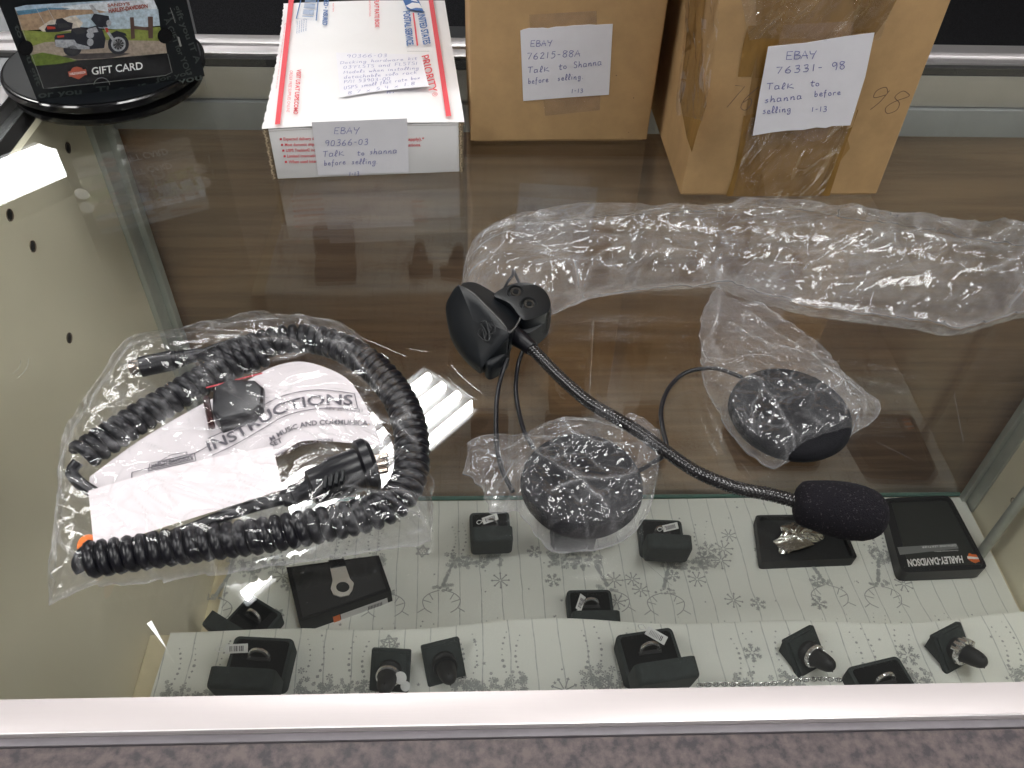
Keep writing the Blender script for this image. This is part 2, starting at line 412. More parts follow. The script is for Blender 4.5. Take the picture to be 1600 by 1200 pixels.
# handwriting: single-stroke letters, ~ marks a curved stroke
HW = {
'E': (6, "6,10 1,10 1,0 6,0|1,5 5,5"), 'B': (6, "1,0 1,10|~1,10 5,9 4,6 1,5|~1,5 6,4 5,0 1,0"), 'A': (6.5, "0,0 3,10 6,0|1,4 6,4"),
'Y': (6, "~0,10 1,6 4,6|~6,10 4,4 3,-1"), '9': (6, "~5,8 3,10 1,8 2,5 5,7|~5,9 5,4 4,0"), '0': (6, "~3,10 1,8 1,2 3,0 5,2 5,8 3,10"),
'3': (6, "~1,9 4,10 4,6 2,5|~2,5 5,4 4,0 1,0"), '6': (6, "~4,10 1,5 1,1 4,0 5,3 3,5 1,3"), '4': (6, "1,10 1,5 5,5|4,9 4,0"), '1': (4, "2,10 2,0"),
'2': (6, "~1,8 3,10 5,8 3,4 1,0|1,0 6,0"), '5': (6, "5,10 2,10 1.5,6|~1.5,6 4,6.5 5,3 3,0 1,0"), '7': (6, "0,10 5,10 2,0"), '8': (6, "~5,9 2,10 1,7 4,5 5,2 3,0 1,2 2,5 5,8 5,9"),
'-': (5, "1,5 4,5"), '.': (3, "1,0 1.4,.6"), "'": (2, "1,10 1,7"), '/': (4, "0,0 4,10"), ',': (3, "1,1 .5,-2"),
'T': (6, "0,10 6,10|3,10 3,0"), 'a': (5.5, "~4,5 1,5 1,0 4,1 4.4,5|~4.4,5 4.3,1 5.5,0"), 'l': (3.5, "~0,1 3,6 2,10 1,5 1.4,0 3,.5"), 'k': (5, "1,10 1,0|4.5,6 1,3 4.8,0"), 'K': (6, "1,8 1,0|5,7 1,3 7,0"),
't': (4.5, "~2,9 1.6,2 2.4,0 4,.5|0,6 4.5,6"), 'o': (5, "~3,5 1,4 1,1 3,0 4.3,2 3,5"), 's': (4.5, "~3.6,5 1.3,4 3.5,2 2.4,0 .6,.4"), 'h': (5.5, "~.6,0 1.2,6 1,10|~1,2 3,5 4.2,3 4,0 5.4,.6"),
'n': (5.5, "1,5 1,0|~1,2 3,5 4.2,3 4,0 5.4,.6"), 'b': (5, "1,10 1,0|~1,3 3.4,5 4.2,2 2.4,0 1,1"), 'e': (5, "~1,2.5 4,3 3,5 1.2,4 1.2,1 3,0 5,1"), 'f': (4.5, "~3.6,9 2,9 1.6,3 1.4,-3|0,5 3.6,5"),
'r': (4.5, "1,5 1,0|~1,3 2.4,5 4.3,4.6"), 'i': (2.5, "1,5 1.3,0|1.2,7.4 1.5,8"), 'g': (5.2, "~4,5 1,4 1.4,1 4,2|~4.2,5 4,-3 1,-3.6 2.4,-1"), 'd': (5.4, "~4,4 1,5 1,0 4,1|~4.4,10 4,1 5.4,0"),
'w': (6, "~.4,5 1.4,0 3,4 4.4,0 5.6,5"), 'c': (4.4, "~4,4.6 1.4,5 1,1 3,0 4.3,.6"), 'm': (7.5, "1,5 1,0|~1,2 2.6,5 3.6,3 3.6,0|~3.6,2 5.3,5 6.3,3 6.3,0"), 'M': (7.5, "0,0 1,9 3.5,3 6,9 7,0"),
'S': (5.5, "~5,9 2,10 1,7 4.6,4 4,0 .6,.6"), 'D': (6, "1,10 1,0|~1,10 5.6,8 5.4,2 1,0"), 'F': (5.5, "1,0 1,10 5.6,10|1,5.4 4.4,5.4"), 'L': (5, "1,10 1,0 5,0"), 'I': (3, "1.5,10 1.5,0"),
'P': (5.5, "1,0 1,10|~1,10 5,9 4.6,6 1,5"), 'N': (6.5, "1,0 1,10 5.4,0 5.4,10"), 'U': (6, "~1,10 1,2 3,0 5,2 5,10"), 'x': (5, "1,5 4.4,0|4.4,5 .6,0"), 'y': (5, "~1,5 2,2 3.6,2|~4.4,5 3.6,0 1.6,-4"), ' ': (4.5, ""),
'u': (5.4, "~1,5 1,1 2.6,0 4,1.4 4.3,5|4.3,5 4.3,0"), 'p': (5, "1,5 1,-4|~1,4 3.6,5 4,1.6 2.4,0 1,1"), '#': (5, "1,0 2,8|3,0 4,8|0,5 5,5|0,3 5,3"),
}
def hand(mb, s, p0, p1, h, surf, nrm, w=.0004, off=.0005, slant=.12, jit=.35):
    """handwritten s in photo pixels, from p0 to p1 along the baseline, cap height h px"""
    tot = sum(HW[c][0]+1.2 for c in s); d = (p1[0]-p0[0], p1[1]-p0[1]); L = math.hypot(*d)
    up = (d[1]/L, -d[0]/L); x = 0
    for c in s:
        wd, g = HW[c]; jy = random.uniform(-jit, jit); js = random.uniform(.93, 1.07)
        for st in [q for q in g.split('|') if q]:
            cur = st[0] == '~'; pts = [tuple(map(float, q.split(','))) for q in st.lstrip('~').split()]
            P = [Vector((a*js, b*js+jy, 0)) for a, b in pts]
            if cur: P = catmull(P, 4)
            Q = []
            for q in P:
                X = (x+q.x+slant*q.y)/tot; Y = q.y/10*h
                Q.append(surf(p0[0]+d[0]*X+up[0]*Y, p0[1]+d[1]*X+up[1]*Y, off))
            mb.ribbon(Q, w, nrm)
        x += wd+1.2

# ------------------------------------------------------------------ noise for crumpled film
def ncell(x, y, sc, seed, jit=1.0):
    """distance to nearest and second-nearest random seed"""
    X, Y = x*sc, y*sc; ix, iy = np.floor(X).astype(int), np.floor(Y).astype(int)
    f1 = np.full(X.shape, 9.); f2 = np.full(X.shape, 9.)
    for a in (-1, 0, 1):
        for b in (-1, 0, 1):
            cx, cy = ix+a, iy+b
            h = np.sin(cx*127.1+cy*311.7+seed*17.3)*43758.5453; h2 = np.sin(cx*269.5+cy*183.3+seed*29.1)*43758.5453
            d = np.hypot(cx+.5+jit*((h-np.floor(h))-.5)-X, cy+.5+jit*((h2-np.floor(h2))-.5)-Y)
            f2 = np.minimum(f2, np.maximum(f1, d)); f1 = np.minimum(f1, d)
    return f1, f2
def vnoise(x, y, seed):
    ix, iy = np.floor(x), np.floor(y); fx, fy = x-ix, y-iy; fx = fx*fx*(3-2*fx); fy = fy*fy*(3-2*fy)
    def h(a, b): s = np.sin(a*127.1+b*311.7+seed*74.7)*43758.5453; return s-np.floor(s)
    return (h(ix, iy)*(1-fx)+h(ix+1, iy)*fx)*(1-fy)+(h(ix, iy+1)*(1-fx)+h(ix+1, iy+1)*fx)*fy
def crumple(x, y, seed, size=.02, ang=0.0, st=1.0):
    """height in metres of a crumpled sheet, about +-size/6"""
    c, s = math.cos(ang), math.sin(ang); X = (x*c+y*s)/st; Y = (-x*s+y*c)
    wx = X+.35*size*(vnoise(X/size*1.3, Y/size*1.3, seed+5)-.5)*2; wy = Y+.35*size*(vnoise(X/size*1.3, Y/size*1.3, seed+9)-.5)*2
    o = np.zeros_like(x); a = 1.0; q = 1/size
    for k in range(3):
        f1, f2 = ncell(wx, wy, q, seed+k*3); o += a*(np.minimum(f2-f1, .8)); 
        rn = 1-np.abs(vnoise(wx*q*.9, wy*q*.9, seed+k+20)-.5)*2; o += a*.6*rn**2
        a *= .5; q *= 2.1
    return (o-.8)*size*.22
def creases(x, y, seed, size, ang, st):
    c, s = math.cos(ang), math.sin(ang); X = (x*c+y*s)/st; Y = (-x*s+y*c)
    wx = X+.35*size*(vnoise(X/size*1.3, Y/size*1.3, seed+5)-.5)*2; wy = Y+.35*size*(vnoise(X/size*1.3, Y/size*1.3, seed+9)-.5)*2
    o = np.zeros_like(x)
    for k, (q, w) in enumerate(((1/size, .035), (2.1/size, .05), (4.4/size, .08))):
        f1, f2 = ncell(wx, wy, q, seed+k*3); g = np.clip(vnoise(x*70, y*70, seed+60+k)*2.2-.7, 0, 1)
        o = np.maximum(o, np.exp(-(f2-f1)/w)*g*(1, .8, .55)[k])
    return o

def film(name, top, bot, nu, nv, zf, m, seed, size=.018, amp=1.0, ang=0.0, st=1.0, zedge=.003, label=None, cat='plastic bag', parent=None, bottom=True, ramp=.006, folds=()):
    """bag: two skins between an upper and a lower outline curve (photo pixels at height zedge)"""
    T = resample([atz(u, v, zedge if not callable(zedge) else zedge(u, v)) for u, v in [(q.x, q.y) for q in catmull([(a, b, 0) for a, b in top], 5)]], .001)
    Bm = resample([atz(u, v, zedge if not callable(zedge) else zedge(u, v)) for u, v in [(q.x, q.y) for q in catmull([(a, b, 0) for a, b in bot], 5)]], .001)
    def smp(C, s):
        i = s*(len(C)-1); k = min(int(i), len(C)-2); return C[k].lerp(C[k+1], i-k)
    P = np.array([[tuple(smp(Bm, i/nu).lerp(smp(T, i/nu), j/nv)) for i in range(nu+1)] for j in range(nv+1)])
    s = np.linspace(0, 1, nu+1)[None, :].repeat(nv+1, 0); t = np.linspace(0, 1, nv+1)[:, None].repeat(nu+1, 1)
    wid = np.linalg.norm(P[-1]-P[0], axis=1)[None, :].repeat(nv+1, 0); ln = (T[-1]-T[0]).length
    de = np.minimum(np.minimum(t, 1-t)*wid, np.minimum(s, 1-s)*ln)     # distance to the bag's edge
    e = 1-np.exp(-de/ramp)
    cr = crumple(P[..., 0], P[..., 1], seed, size, ang, st)
    jx = (vnoise(P[..., 0]*220, P[..., 1]*220, seed+40)-.5)*.003*(1-e)
    mb = MB(); z = P[..., 2] + e*zf(P[..., 0], P[..., 1], s, t, de) + cr*amp*(.25+.75*e)
    z = np.maximum(z, .0008)
    V = [(P[j, i, 0]+jx[j, i], P[j, i, 1]+jx[j, i], z[j, i]) for j in range(nv+1) for i in range(nu+1)]
    F = [(j*(nu+1)+i, j*(nu+1)+i+1, (j+1)*(nu+1)+i+1, (j+1)*(nu+1)+i) for j in range(nv) for i in range(nu)]
    mb.add(V, F)
    fo = np.zeros_like(z)
    for fl in folds:
        Q = resample(catmull([atz(u, v, .01) for u, v in fl], 6), .0008); n_ = len(Q)
        dm = np.full(z.shape, 9.); 
        for qi, q in enumerate(Q):
            wob = .0012*math.sin(qi*.11+seed)+.0006*math.sin(qi*.31); dm = np.minimum(dm, np.hypot(P[..., 0]-q.x-wob*.3, P[..., 1]-q.y-wob))
        gate = .45+.55*np.clip(vnoise(P[..., 0]*90, P[..., 1]*90, seed+91)*2-.4, 0, 1)
        fo = np.maximum(fo, np.exp(-dm/.0007)*gate*1.15); z = z+.0028*np.exp(-dm/.0035)*e
    V = [(P[j, i, 0]+jx[j, i], P[j, i, 1]+jx[j, i], z[j, i]) for j in range(nv+1) for i in range(nu+1)]; mb.v = [Vector(q) for q in V]
    cz = np.maximum(np.maximum(fo, creases(P[..., 0], P[..., 1], seed, size, ang, st)), .8*np.exp(-de/.0009))
    att = list(cz.ravel())
    if bottom:
        cr2 = crumple(P[..., 0], P[..., 1], seed+77, size*1.2, ang+.5, st)
        zb = np.maximum(.0005, P[..., 2]*(1-e)*.9 + .0006 + np.abs(cr2)*amp*.25)
        zb = np.minimum(zb, z-.0002)
        mb.add([(P[j, i, 0]+jx[j, i], P[j, i, 1]+jx[j, i], max(zb[j, i], .0003)) for j in range(nv+1) for i in range(nu+1)], F)
        att += list(cz.ravel()*.5)
    o = obj(name, mb, m, parent, smooth=32)
    at_ = o.data.attributes.new('crease', 'FLOAT', 'POINT'); at_.data.foreach_set('value', np.array(att, dtype=np.float32))
    if label: tag(o, label, cat)
    return o

# ================================================================== LIGHT: ceiling troffers (a pair seen in the glass, the others added for light)
LAMP = mat('fluorescent tube', (1, .985, .955), emit=TUBE)
LAMPW = mat('lit troffer lens', (1, .99, .965), emit=14)
WARM = mat('warm halogen lamp', (1, .62, .32), emit=60)
M['troffer'] = mat('white enamel reflector', (.30, .31, .32), .25, 0, .6)
HC = 2.2; KC = 1+HC/CH
def ceil(gx, gy): return Vector((gx*KC, gy*KC, HC))
def troffer(cx, cy, ang, L, Wd, ntube, label, big=False):
    t = thing('ceiling_light', label, 'ceiling light', (cx, cy, HC), (0, 0, ang), 'fluorescent ceiling lights')
    b = MB(); b.box(-L/2, -Wd/2, .0, L/2, Wd/2, .09, .004)
    obj('housing', b, 'troffer', t, local=True)
    fr = MB()
    for (x0, y0, x1, y1) in ((-L/2, -Wd/2, L/2, -Wd/2+.012), (-L/2, Wd/2-.012, L/2, Wd/2), (-L/2, -Wd/2+.012, -L/2+.012, Wd/2-.012), (L/2-.012, -Wd/2+.012, L/2, Wd/2-.012)):
        fr.box(x0, y0, -.03, x1, y1, -.001)
    obj('frame', fr, 'troffer', t, local=True)
    for k in range(ntube):
        y = (k-(ntube-1)/2)*(Wd-.03)/ntube; r = .017 if not big else .048
        if big:
            tb = MB(); tb.box(-L/2+.02, y-Wd/4+.028, -.028, L/2-.02, y+Wd/4-.028, -.008, .004); obj('lens', tb, LAMPW, t, local=True); continue
        tb = MB(); tb.tube([(-L/2+.03, y, -.02-(.03 if big else 0)), (L/2-.03, y, -.02-(.03 if big else 0))], r, 10)
        obj('tube', tb, LAMP, t, local=True)
    return t
a1 = math.atan2(.84, .73)
def from_glass(end, along, Lw, Ww, side):
    """centre of a troffer whose right-hand end middle reflects at glass point end"""
    e = Vector((end[0]*KC, end[1]*KC)); d = Vector((math.cos(along), math.sin(along))); return e - d*Lw/2
c = from_glass((-.012, .3265), a1, 1.22, .36, 0); troffer(c.x, c.y, a1, 1.22, .36, 4, 'four-tube fluorescent ceiling light mirrored in the middle of the glass')
c = from_glass((-.274, .599), a1, 1.22, .5, 0); troffer(c.x, c.y, a1, 1.3, .46, 2, 'wide two-lamp ceiling light mirrored at the upper left of the glass', big=True)
for (x, y) in ((-1.6, -.6), (.5, .15), (2.9, .1), (.6, -3.0), (2.6, -1.3), (-2.5, .1)):  # added ceiling lights, unseen, to brighten the boxes and side walls
    troffer(x, y, a1, 1.22, .5, 4, {(-1.6, -.6): 'added unseen ceiling light behind the viewer to the left', (.5, .15): 'added unseen ceiling light right above and behind the viewer', (2.9, .1): 'added unseen ceiling light overhead at the far right', (.6, -3.0): 'added unseen ceiling light farthest behind the viewer', (2.6, -1.3): 'added unseen ceiling light behind the viewer to the right', (-2.5, .1): 'added unseen ceiling light overhead at the far left'}[(x, y)])
for i, (x, y, z) in enumerate(((-3.4, 1.2, 2.1), (1.0, 7.2, 2.1), (-.7, 7.0, 2.1), (4.6, 3.2, 2.1))):
    t = thing('spot_lamp', ['warm spot lamp at the left wall', 'warm spot lamp far across the shop, right one', 'warm spot lamp far across the shop, left one', 'warm spot lamp at the right wall'][i], 'spot lamp', (x, y, z), group='warm spot lamps')
    b = MB(); b.lathe([(.02, .14), (.05, .13), (.06, 0), (.055, 0), (.05, .01)], 20); obj('shade', b, 'blackm', t, local=True)
    b = MB(); b.lathe([(.0475, .009), (.03, -.004), (.001, -.008)], 16); obj('bulb', b, WARM, t, local=True)
# ================================================================== SETTING
XL, XR, YP, ZF = -.347, .715, .735, -.645     # side walls, front pane, case floor
ZS, YS = -.497, .4565                              # step shelf height and its far edge
def struct(name, mb, m, parent=None, **k):
    o = obj(name, mb, m, parent, **k)
    if not parent: o['kind'] = 'structure'
    return o
b = MB(); b.box(-3, -1, -1.02, 4, 5, -1.0); struct('floor', b, 'carpet')
b = MB(); b.box(-1.2, -.5, -.06, 1.6, .1352, -.0015, .001); ct = struct('countertop', b, 'lam')
b = MB(); b.box(-1.2, .1354, -.06, 1.6, .1388, -.0008, .0006); struct('edge_strip', b, 'lamedge', ct)
b = MB(); b.box(-1.3, -.2, -.9, -.3925, 1.2, -.002, .002)
o = obj('grey_counter', b, 'grey'); tag(o, 'grey glossy counter beside the glass case at the left', 'counter')

case = thing('display_case', 'aluminium framed glass display case with cream side panels', 'display case', ((XL+XR)/2, .44, -1.0))
# near rail, far rail, left rail
b = MB(); b.box(-.60, .1390, -.05, 1.2, .1535, .0012, .0009); obj('near_rail', b, 'rail', case)
b = MB(); b.box(-.60, .1391, -.0505, 1.2, .1398, .0018, .0003); obj('rail_lip', b, 'alu', case)
b = MB(); b.box(-.43, .742, -.03, .9, .762, .0015, .001); b.box(-.43, .757, -.03, .9, .776, .0045, .003); obj('far_rail', b, 'alu', case)
b = MB(); b.box(-.43, .7345, -.03, .9, .742, -.0005, .0008); obj('rail_gap', b, 'cond', case)
b = MB(); b.box(-.3905, .154, -.05, -.3765, .742, .002, .001); obj('side_rail', b, 'alu', case)
b = MB(); b.box(-.3765, .154, -.05, -.352, .7345, -.0085, .001); obj('rail_ledge', b, 'grey', case)
# glass top
b = MB(); b.box(-.376, .1537, -.0065, .74, .7343, 0)
gt = obj('glass_top', b, 'glass', case, smooth=0)
# strips under the far rail
b = MB(); b.box(XL-.01, .7335, -.0375, XR, .7445, -.0075, .001); obj('frame_strip', b, 'alu_pale', case)
b = MB(); b.box(XL-.01, .729, -.066, XR, .742, -.0385, .001); obj('frame_strip', b, 'blue_strip', case)
# side panels with peg holes
for sx, x0, x1 in ((-1, XL-.02, XL), (1, XR, XR+.02)):
    b = MB(); b.box(x0, .10, ZF-.01, x1, .735, -.0085); pn = obj('side_panel', b, 'cream', case, smooth=0)
    hs = []
    if sx < 0:
        for (u, v) in ((106, 231), (51, 385), (108, 528), (15, 336)):
            d = ray(u, v); P = CAM + d*(XL/d.x); hs.append(P)
    else:
        for (u, v) in ((1583, 783), (1513, 812), (1590, 560)):
            d = ray(u, v); hs.append(CAM + d*(XR/d.x))
    for P in hs:
        hb = MB(); hb.lathe([(.0012, -.003), (.0034, -.003), (.0040, .0002), (.0047, .0006), (.0047, 0)], 14, Matrix.Translation(P) @ Matrix.Rotation(R(-90*sx), 4, 'Y'), cap=True)
        obj('peg_hole', hb, 'hole', pn)
# corner posts
b = MB(); b.box(XL, .700, ZF, XL+.006, .7345, -.0385, .0015); b.box(XL+.006, .722, ZF, XL+.013, .7345, -.0385, .001); obj('corner_post', b, 'alu_side', case)
b = MB(); b.box(XR-.004, .706, ZF, XR, .7345, -.0385, .0015); b.box(XR-.011, .724, ZF, XR-.004, .7345, -.0385, .001); obj('corner_post', b, 'alu_side', case)
# pane, wood panel, floor
b = MB(); b.box(XL+.013, YP, ZF+.002, XR-.011, YP+.005, -.0665); obj('front_pane', b, 'pane', case, smooth=0)
b = MB(); b.box(XL+.011, YP-.0012, ZF+.002, XR-.010, YP+.0035, ZF+.0065); obj('pane_edge', b, 'glass_edge', case, smooth=0)
b = MB(); b.box(XL-.02, YP+.007, -1.0, XR+.02, YP+.017, -.068); obj('wood_panel', b, 'wood', case, smooth=0)
b = MB(); b.box(XL, -.1, ZF-.02, XR, YP+.006, ZF-.004); obj('case_floor', b, 'raw', case, smooth=0)
b = MB(); b.box(XL+.0005, .05, ZS-.012, XR-.0005, YS-.004, ZS-.002, .001); obj('step_shelf', b, 'raw', case)
b = MB(); b.tube([(.688, .630, ZF-.003), (.688, .630, -.010)], .0068, 14); obj('support_rod', b, 'alu_side', case)
# scratches and dust on the glass
b = MB(); rs = random.Random(3)
def scr(u, v, du, dv, w=.00022, bend=0):
    P = [atz(u+du*t+bend*math.sin(math.pi*t), v+dv*t, .0004) for t in (0, .25, .5, .75, 1)]; b.ribbon(P, w, (0, 0, 1))
for q in ((28, 590, 16, -30, .0004, 6), (18, 585, 14, -22, .0003, 5), (705, 570, 48, 44, .0004, -4), (700, 590, 45, 35, .0003, -4), (560, 525, 75, 32, .0003, 0), (920, 640, 8, -150, .00025, 0), (1180, 620, 4, -60, .0002, 0),
          (1505, 690, -15, -80, .0003, 0), (640, 545, 30, 5, .0003, 0), (595, 552, 12, 8, .0004, 0), (1370, 690, 60, 30, .0002, 0), (1010, 880, 40, 35, .0002, 0), (1160, 725, 40, 55, .00018, 0), (1540, 600, 60, -2, .0002, 0)): scr(*q)
for k in range(46):
    u, v = rs.uniform(560, 1560), rs.uniform(480, 700); a = rs.uniform(-.3, 1.0); l = rs.uniform(5, 16)
    scr(u, v, math.cos(a)*l, math.sin(a)*l, rs.choice((.00018, .0003)))
for k in range(120):
    u, v = rs.uniform(0, 1600), rs.uniform(210, 1060); p = atz(u, v, .0004); s_ = rs.uniform(.00012, .00035)
    b.poly([p+Vector((s_, 0, 0)), p+Vector((0, s_, 0)), p-Vector((s_, 0, 0)), p-Vector((0, s_, 0))])
o = obj('scratches', b, 'scratch', case, smooth=0, kind='stuff')
# painted glint of a chipped spot at the lower left, a pale wedge
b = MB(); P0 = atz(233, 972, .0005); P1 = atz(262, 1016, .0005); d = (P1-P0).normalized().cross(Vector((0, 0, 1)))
b.add([P0+d*.0011, P0-d*.0011, P1], [(0, 1, 2)]); obj('chip_glint', b, mat('painted chip glint', (.85, .88, .88), .3), case, smooth=0)
# things beyond the case
b = MB(); b.box(-.13, 1.02, -1.0, .5, 1.5, -.28, .01); b.box(-.10, .98, -.62, .46, 1.02, -.60, .003); tag(obj('black_plinth', b, 'blackm'), 'black plinth on the carpet behind the postal box', 'plinth')
b = MB(); b.box(.62, .99, -1.0, 1.6, 1.5, -.42, .01); b.box(.60, .95, -.44, 1.6, 1.52, -.415, .004); tag(obj('black_cabinet', b, 'black'), 'black cabinet beyond the case at the upper right', 'cabinet')
b = MB(); b.box(-.2, .9, -1, -.14, 1.3, -.35, .01); tag(obj('black_post', b, 'blackm'), 'black post beyond the rail between carpet and postal box', 'post')

# ------------------------------------------------------------------ cloths with printed snowflakes and reindeer
def zc_low(x, y): return ZF + .001 + .0022*(1+math.sin(x*9+y*14)*math.cos(y*11-x*4)) + .004*max(0, 1-abs(y-.54-.02*math.sin(x*7))/.03)*(1 if x > .15 else .4)
def zc_up(x, y): return ZS + .0012*(1+math.sin(x*13+1)*math.sin(y*21+x*6))
def far_edge(x): return YS + .004*math.sin(x*11+.6) + .0035*math.sin(x*23)
xl1 = XL+.014
low = MB(); low.grid(lambda s, t: (xl1+(XR-.006-xl1)*s+(.004*math.sin(t*9) if s < .01 else 0), -.05+(YP-.003+.05)*t, zc_low(xl1+(XR-xl1)*s, -.05+(YP+.047)*t)), 110, 90)
cl = thing('snowflake_cloth', 'pale cloth printed with grey snowflakes on the floor of the case', 'cloth', (.18, .35, ZF))
obj('fabric', low, 'cloth', cl, smooth=0 or 60)
upx0 = XL+.022
def upg(s, t):
    x = upx0+(XR-.002-upx0)*s; ye = far_edge(x)
    if t < .82: y = .05+(ye-.05)*t/.82; return (x+.003*math.sin(t*8)*(s < .01), y, zc_up(x, y)+.0006)
    q = (t-.82)/.18; return (x, ye+.004*math.sin(q*math.pi/2)+.002*math.sin(x*60)*q, zc_up(x, ye)+.0006-q*q*.05-.002*q)
up = MB(); up.grid(upg, 120, 60)
cu = thing('snowflake_cloth', 'pale cloth printed with grey snowflakes covering the raised step', 'cloth', (.18, .25, ZS))
obj('fabric', up, 'cloth', cu, smooth=60)
for q in (cl, cu): q['group'] = 'printed cloths in the case'
class Print:
    def __init__(s, zf, surf): s.mb = MB(); s.zf = zf; s.surf = surf
    def ln(s, pts, w=.0006):
        w = w*1.45
        s.mb.ribbon([(x, y, s.zf(x, y)+.0012) for x, y in pts], w, (0, 0, 1))
    def dot(s, x, y, r=.0008, n=5, rot=0):
        z = s.zf(x, y)+.0012; s.mb.poly([(x+r*math.cos(6.283*k/n+rot), y+r*math.sin(6.283*k/n+rot), z) for k in range(n)])
    def flake(s, x, y, r, kind=0, rot=0, w=.0007):
        for k in range(8 if kind == 1 else 6):
            a = rot+k*2*math.pi/(8 if kind == 1 else 6); c, d = math.cos(a), math.sin(a)
            s.ln([(x+c*r*.15, y+d*r*.15), (x+c*r, y+d*r)], w)
            if kind == 0:
                for f in (.45, .7):
                    for sg in (-.8, .8):
                        e = a+sg; s.ln([(x+c*r*f, y+d*r*f), (x+c*r*f+math.cos(e)*r*.3, y+d*r*f+math.sin(e)*r*.3)], w)
            elif kind == 1: s.dot(x+c*r, y+d*r, r*.16, 4, a)
            else:
                e = a+math.pi/6; s.ln([(x+c*r, y+d*r), (x+math.cos(e)*r*.6, y+math.sin(e)*r*.6), (x+math.cos(a+math.pi/3)*r, y+math.sin(a+math.pi/3)*r)], w)
                s.ln([(x+c*r*.6, y+d*r*.6), (x+math.cos(a+math.pi/3)*r*.6, y+math.sin(a+math.pi/3)*r*.6)], w)
    def star(s, x, y, r, rot=0):
        z = s.zf(x, y)+.0012; s.mb.poly([(x+(r if k % 2 else r*.42)*math.cos(.628*k+rot), y+(r if k % 2 else r*.42)*math.sin(.628*k+rot), z) for k in range(10)])
    def deer(s, x, y, f, rr):
        # upside down: legs away, antlers towards the viewer; f = +-1 faces
        X = lambda a: x+f*a
        for lx, l in ((-.040, .048), (-.026, .052), (.012, .05), (.026, .044)):
            for k in range(9):
                t = k/8; s.dot(X(lx+.006*math.sin(t*3)*(1 if lx < 0 else -1)), y+.012+l*t, rr.uniform(.0009, .0021)*(1.15-t*.5), rr.choice((4, 5, 6)), rr.random()*3)
        for k in range(75):
            a = rr.uniform(-.044, .032); bq = rr.gauss(0, .0065); s.flake(X(a), y+bq+.006*abs(a)/.04, rr.uniform(.0018, .004), 0, rr.random()*3, .0004)
        for k in range(40):
            t = rr.random(); s.flake(X(.024+.012*t), y-.004-.034*t, rr.uniform(.0016, .0034), 0, rr.random()*3, .0004)
        for k in range(14): s.flake(X(.036+rr.uniform(-.014, .012)), y-.040+rr.uniform(-.005, .004), rr.uniform(.0014, .0028), 0, rr.random(), .0004)
        for sg in (-1, 1):
            A = [(X(.037+sg*.003), y-.044), (X(.037+sg*.016), y-.049), (X(.037+sg*.024), y-.058), (X(.037+sg*.021), y-.070), (X(.037+sg*.012), y-.077)]
            s.ln([(q.x, q.y) for q in catmull([(a, b_, 0) for a, b_ in A], 4)], .0008)
            s.ln([A[2], (X(.037+sg*.013), y-.062)], .0008); s.ln([A[3], (X(.037+sg*.030), y-.076)], .0008); s.ln([A[1], (X(.037+sg*.011), y-.058)], .0008)
rr = random.Random(11)
pl = Print(zc_low, None); pu = Print(lambda x, y: zc_up(x, y)+.0006, None)
for (pr, ys, x0, ymin, ymax) in ((pl, (.625, .475), -.30, .40, .72), (pu, (.385, .245), -.285, .12, .445)):
    for row, yy in enumerate(ys):
        k = 0; x = x0+row*.06
        while x < XR-.05:
            pr.deer(x, yy+rr.uniform(-.008, .008), 1 if (k+row) % 2 else -1, rr); x += .145; k += 1
    cnt = 0
    for k in range(150):
        x, y = rr.uniform(XL+.04, XR-.03), rr.uniform(ymin, ymax)
        q = rr.random()
        if q < .22: pr.flake(x, y, rr.uniform(.008, .013), rr.choice((0, 1, 1, 2)), rr.random(), .0009)
        elif q < .6: pr.star(x, y, rr.uniform(.0018, .0028), rr.random()*3)
        else: pr.dot(x, y, .0011, 7)
for k in range(12): pl.flake(xl1+.02+k*.085+rr.uniform(-.02, .02), rr.choice((.70, .56, .60, .52)), .011, rr.choice((0, 1)), rr.random(), .0009)
obj('snowflake_print', pl.mb, 'clothink', cl, smooth=0, kind='stuff')
obj('snowflake_print', pu.mb, 'clothink', cu, smooth=0, kind='stuff')

# ================================================================== things inside the case
def rounded(w, d, r, n=5):
    P = []
    for cx, cy, a0 in ((w/2-r, d/2-r, 0), (-w/2+r, d/2-r, 90), (-w/2+r, -d/2+r, 180), (w/2-r, -d/2+r, 270)):
        for k in range(n+1): a = R(a0+90*k/n); P.append((cx+r*math.cos(a), cy+r*math.sin(a)))
    return P
def ring_torus(T, Rr, r, m, parent, gems=0, name='ring'):
    b = MB(T); P = [(Rr*math.cos(6.283*k/28), Rr*math.sin(6.283*k/28), 0) for k in range(28)]
    b.tube(P, r, 8, closed=True, rf=(lambda i, j, an: r*(1.3 if abs(math.sin(an)) > .7 else 1)))
    o = obj(name, b, m, parent, local=True)
    if gems:
        g = MB(T)
        for k in range(gems):
            a = 6.283*k/gems; g.lathe([(.0004, -.0004), (.0011, .0002), (.0007, .0007)], 6, Matrix.Rotation(a, 4, 'Z') @ Matrix.Translation((Rr+r*.9, 0, 0)) @ Matrix.Rotation(R(90), 4, 'Y'))
            g.lathe([(.0004, -.0004), (.0011, .0002), (.0007, .0007)], 6, Matrix.Rotation(a, 4, 'Z') @ Matrix.Translation((Rr, 0, r*1.1)))
        obj('gem', g, 'chrome', o, local=True, smooth=0, kind='stuff')
    return o
